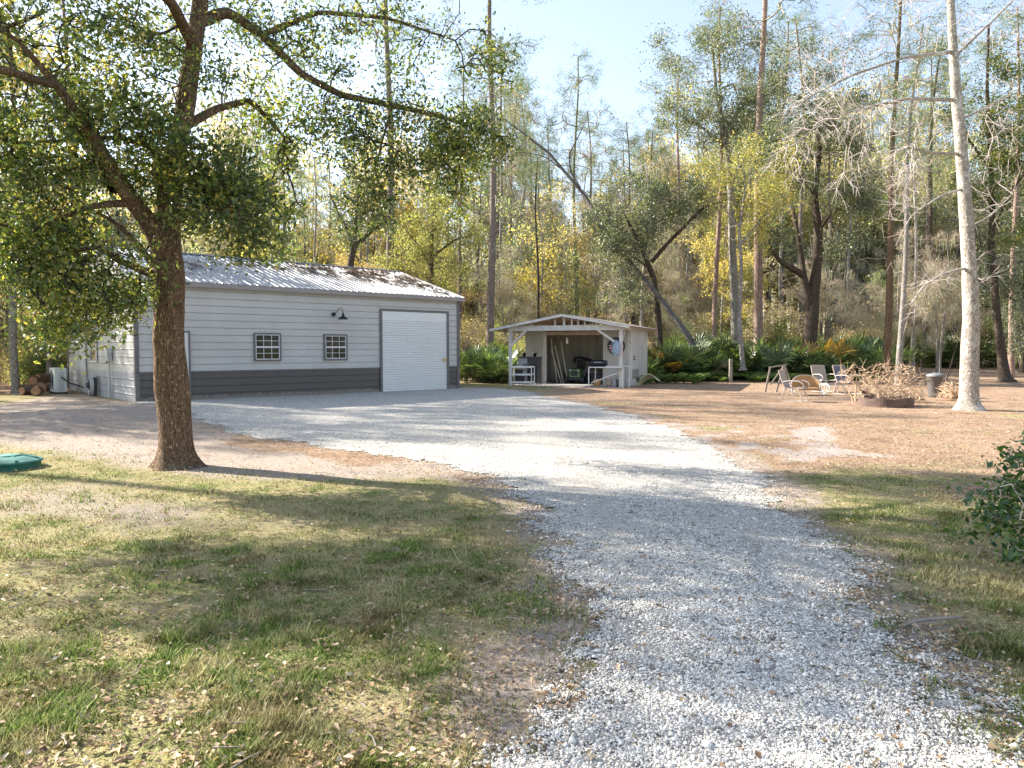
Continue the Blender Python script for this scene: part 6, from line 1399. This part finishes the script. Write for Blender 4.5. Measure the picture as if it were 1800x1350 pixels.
# sling chairs
def chair(name, label, loc, rz, sc=1.0, fab='sling', low=False, group='patio chairs around the fire pit'):
    q = thing(name, label, 'chair', loc, rz, group); q.scale = (sc, sc, sc); w_ = .28
    mb = MB()
    for s_ in (-1, 1):
        mb.tube([(s_ * w_, .42, .98), (s_ * w_, .3, .62), (s_ * w_, .2, .42), (s_ * w_, -.25, .44), (s_ * w_, -.30, .43)], .016, 8)
    mb.tube([(-w_, .42, .98), (w_, .42, .98)], .016, 8); mb.tube([(-w_, -.3, .43), (w_, -.3, .43)], .016, 8); mb.build('back_frame', M['tan_frame'], q)
    for s_ in (-1, 1):
        mb = MB(); mb.tube([(s_ * w_, .3, .62), (s_ * (w_ + .03), .1, .66), (s_ * (w_ + .03), -.2, .66), (s_ * (w_ + .03), -.34, .6), (s_ * (w_ + .03), -.38, .5), (s_ * (w_ + .03), -.3, .42), (s_ * (w_ + .02), -.22, .48)], .015, 8); mb.build('armrest', M['chair_pale'], q)
        mb = MB(); mb.tube([(s_ * w_, -.2, .44), (s_ * w_, -.28, .2), (s_ * w_, -.34, .02), (s_ * w_, -.1, .01), (s_ * w_, .3, .01), (s_ * w_, .36, .03), (s_ * w_, .22, .42)], .015, 8); mb.build('leg', M['chair_pale'], q)
    mb = MB(); n_ = 8; cv = [(.415, .965), (.36, .8), (.29, .6), (.2, .44), (.05, .41), (-.12, .415), (-.28, .43)]; V = [(s_ * (w_ - .012), y, z + dz) for dz in (0, .008) for y, z in cv for s_ in (-1, 1)]; k_ = len(cv)
    mb.add(V, [(2 * i, 2 * i + 1, 2 * i + 3, 2 * i + 2) for i in range(k_ - 1)] + [(2 * k_ + 2 * i, 2 * k_ + 2 * i + 2, 2 * k_ + 2 * i + 3, 2 * k_ + 2 * i + 1) for i in range(k_ - 1)], 0, True); mb.build('sling_seat', M[fab], q); return q
def gz(p): p = np.array(p, float); p[2] = float(GZ(p[0], p[1])); return p
chair('patio_chair', 'tan sling chair turned sideways in front of the fire pit gathering', gz(gp(1396, 705)), R(52), .95)
chair('patio_chair', 'sling chair facing the fire with upright back behind the brown barrel chair', gz(gp(1448, 688)), R(12), .98)
chair('patio_chair', 'pale framed chair partly hidden behind the brush pile', gz(gp(1490, 692)), R(25), 1.02, 'cushion_grey')
q = thing('barrel_chair', 'barrel chair with rounded brown back and curled white arms', 'chair', gz(gp(1417, 694)), R(-8))
mb = MB(); V = []; n_ = 18; Hh = .68
for dy in (0, .03):
    for i in range(n_ + 1):
        t = i / n_ * pi; 
        for r_ in (0., 1.): x = -.48 * cos(t); V.append((x, .28 - .22 * (abs(x) / .48) ** 2 + dy, .16 + (Hh - .16) * (sin(t) ** .55) * r_))
m_ = (n_ + 1) * 2; mb.add(V, [(2 * i, 2 * i + 1, 2 * i + 3, 2 * i + 2) for i in range(n_)] + [(m_ + 2 * i, m_ + 2 * i + 2, m_ + 2 * i + 3, m_ + 2 * i + 1) for i in range(n_)], 0, True); mb.build('backrest', M['chair_brown'], q)
mb = MB(); mb.tube([(-.48 * cos(t), .29 - .22 * cos(t) ** 2, .16 + (Hh - .155) * (sin(t) ** .55 if sin(t) > 0 else 0)) for t in np.linspace(0, pi, 24)], .018, 8); mb.build('back_frame', M['tan_frame'], q)
mb = MB(); mb.box(-.36, .36, -.3, .22, .2, .27); mb.build('seat', M['chair_brown'], q, .02)
for s_ in (-1, 1):
    mb = MB(); cv = [(s_ * .47, .08, .38), (s_ * .56, -.1, .42), (s_ * .62, -.3, .4), (s_ * .66, -.42, .28), (s_ * .6, -.45, .14), (s_ * .5, -.42, .1), (s_ * .44, -.36, .17), (s_ * .48, -.32, .22)]; mb.tube(cv, .017, 8); mb.tube([(s_ * .47, .08, .38), (s_ * .45, .02, .02)], .015, 8); mb.tube([(s_ * .5, -.42, .1), (s_ * .42, -.3, .02)], .015, 8); mb.build('armrest', M['white_paint'], q)
q = thing('slatted_footstool', 'low dark slatted stool beside the sling chair', 'stool', gz(gp(1463, 690)), R(8))
mb = MB()
for k in range(5): mb.box(-.36, .36, -.2 + k * .09, -.14 + k * .09, .3, .325)
mb.build('seat', M['cushion_grey'], q); mb = MB()
for x in (-.33, .33):
    for y in (-.18, .19): mb.tube([(x, y, 0), (x, y, .3)], .014, 6)
mb.tube([(-.38, -.22, .29), (.38, -.22, .29), (.38, .24, .29), (-.38, .24, .29), (-.38, -.22, .29)], .014, 6); mb.build('leg', M['white_paint'], q)
# steel fire ring with brush pile
FP = gz(gp(1556, 712)); q = thing('fire_ring', 'rusty round steel fire ring heaped with dry branches', 'fire ring', FP)
mb = MB(); Rr = .72; Hh = .24; V = []; Fs = []; n_ = 40; a0, a1 = R(-195), R(75)
for i in range(n_ + 1):
    a = a0 + (a1 - a0) * i / n_; hh = Hh + .02 * sin(i * .8)
    for (r_, z) in ((Rr, -.05), (Rr, hh), (Rr - .02, hh), (Rr - .02, -.05)): V.append((r_ * cos(a), r_ * sin(a), z))
for i in range(n_):
    for k in range(4): Fs.append((4 * i + k, 4 * i + (k + 1) % 4, 4 * i + 4 + (k + 1) % 4, 4 * i + 4 + k))
mb.add(V, Fs + [(0, 1, 2, 3), (4 * n_, 4 * n_ + 3, 4 * n_ + 2, 4 * n_ + 1)]); mb.build('steel_band', M['rust'], q)
mb = MB(); V = []
for r_, dz in ((.0, 0), (1, 0)):
    pass
mb.add([(-.55, .1, .28), (-.05, .25, .12), (-.1, .4, .3), (-.6, .3, .46), (-.55, .11, .25), (-.05, .26, .09), (-.1, .41, .27), (-.6, .31, .43)], [(0, 1, 2, 3), (4, 7, 6, 5), (0, 4, 5, 1), (1, 5, 6, 2), (2, 6, 7, 3), (3, 7, 4, 0)]); mb.build('tilted_plate', M['rust'], q)
mb = MB(); mb.lathe([(0, .05), (.3, .07), (.55, .06), (.69, .02)], 24); mb.build('ash_bed', M['charcoal'], q)
def brush(name, label, base, c, r, n, seed, tip=.006, fine=2):
    rg = np.random.default_rng(seed); base = np.array(base, float); st = []
    for k in range(9):
        a = rg.uniform(0, 2 * pi); d = np.array([cos(a) * r[0] * .8, sin(a) * r[1] * .8, r[2] * rg.uniform(.3, 1.6)]); st.append(smooth_poly([(rg.normal(0, .15), rg.normal(0, .1), .08), d * .45 + rg.normal(0, .1, 3) + np.array([0, 0, .1]), d + rg.normal(0, .08, 3)], [.03, .02, .008], .12))
    nodes = np.concatenate([s_[0] for s_ in st]); rad = np.concatenate([s_[1] for s_ in st]); V0, F0 = limb_mesh(st, 6, .15, seed)
    at = ell(rg, n, c, r, .2); at = at[at[:, 2] > .03]; g_ = grow(nodes, rad, at, .15, rg, tip, .38, jit=.22); tw = frustums(*g_[:4], 4)
    C = np.repeat(g_[4], fine, 0); D = unit(np.repeat(g_[5], fine, 0) + rg.normal(0, .9, (len(C), 3))); E = C + D * rg.uniform(.08, .3, (len(C), 1)); E[:, 2] = np.maximum(E[:, 2], .01); t2 = frustums(C, E, np.full(len(C), .006), np.full(len(C), .003), 3)
    V = np.concatenate([V0, tw[0], t2[0]]); Fc = np.concatenate([F0, tw[1] + len(V0), t2[1] + len(V0) + len(tw[0])])
    o = link(name, np_mesh(name, V, [Fc], [M['brush']])); o.location = tuple(base); tag(o, label, 'branches'); return o
brush('brush_pile', 'tangled heap of dry tan branches rising out of the fire ring', FP + np.array([0.1, .1, .05]), (.1, 0, .55), (.95, .6, .6), 330, 501)
brush('brush_pile', 'loose dry branches spilling left behind the fire ring', FP + np.array([-.5, .4, .0]), (-.2, 0, .75), (.55, .4, .5), 70, 502)
brush('brush_pile', 'low pale branches heaped between the trash can and the silver tree', gz(gp(1674, 704)), (.05, 0, .25), (.42, .5, .34), 190, 503)
brush('brush_pile', 'low twiggy branches lying right of the fire ring', gz(gp(1606, 706)), (0, 0, .18), (.4, .4, .22), 70, 504)
# trash can
q = thing('trash_can', 'dark grey round trash can with lid behind the brush', 'trash can', gz(gp(1644, 698)))
mb = MB(); mb.lathe([(0, 0), (.20, 0), (.21, .03), (.255, .66), (.27, .67), (.27, .70)], 26); mb.build('can_body', M['can_grey'], q); mb = MB(); mb.lathe([(.285, .68), (.29, .72), (.26, .75), (.1, .79), (0, .80)], 26); mb.box(-.06, .06, -.02, .02, .79, .83); mb.build('can_lid', M['can_lid'], q)
for s_ in (-1, 1):
    mb = MB(); mb.tube([(s_ * .25, -.06, .55), (s_ * .3, -.05, .55), (s_ * .3, .05, .55), (s_ * .25, .06, .55)], .012, 6); mb.build('handle', M['can_grey'], q)
# leaning stick
p = gz(gp(1662, 672)); q = link('leaning_branch', None); mb = MB(); mb.tube([(0, 0, 0), (.22, .1, .6), (.4, .15, 1.2), (.7, .3, 1.9)], [.035, .03, .022, .012], 7); bpy.data.objects.remove(q); o = mb.build('leaning_branch', M['dark_bark']); o.location = tuple(p); tag(o, 'dark stick leaning up behind the trash can', 'branch')
# grey tilted sheet beside trunks
p = gz(gp(1590, 642)); mb = MB(); mb.add([(-.2, 0, .1), (.25, .1, 0), (.62, .12, .62), (.1, 0, .95), (-.2, .04, .1), (.25, .14, 0), (.62, .16, .62), (.1, .04, .95)], [(0, 1, 2, 3), (7, 6, 5, 4), (0, 4, 5, 1), (1, 5, 6, 2), (2, 6, 7, 3), (3, 7, 4, 0)]); o = mb.build('metal_sheet', M['sheet_grey']); o.location = tuple(p); tag(o, 'grey metal sheet leaning beside the spotted grey trunk', 'sheet')
# a few fallen sticks on the lawn and drive
for px, py, L, a, lab in ((1330, 1110, .35, .5, 'curved grey stick on the grass right of the drive'),):
    pass
p = gz(gp(1650, 1105)); mb = MB(); mb.tube([(-.22, -.02, .02), (-.1, .04, .03), (.05, .06, .035), (.22, .12, .02)], [.008, .012, .011, .006], 6); o = mb.build('fallen_stick', M['weathered']); o.location = tuple(p); tag(o, 'short grey stick on the shaded grass right of the drive', 'stick')
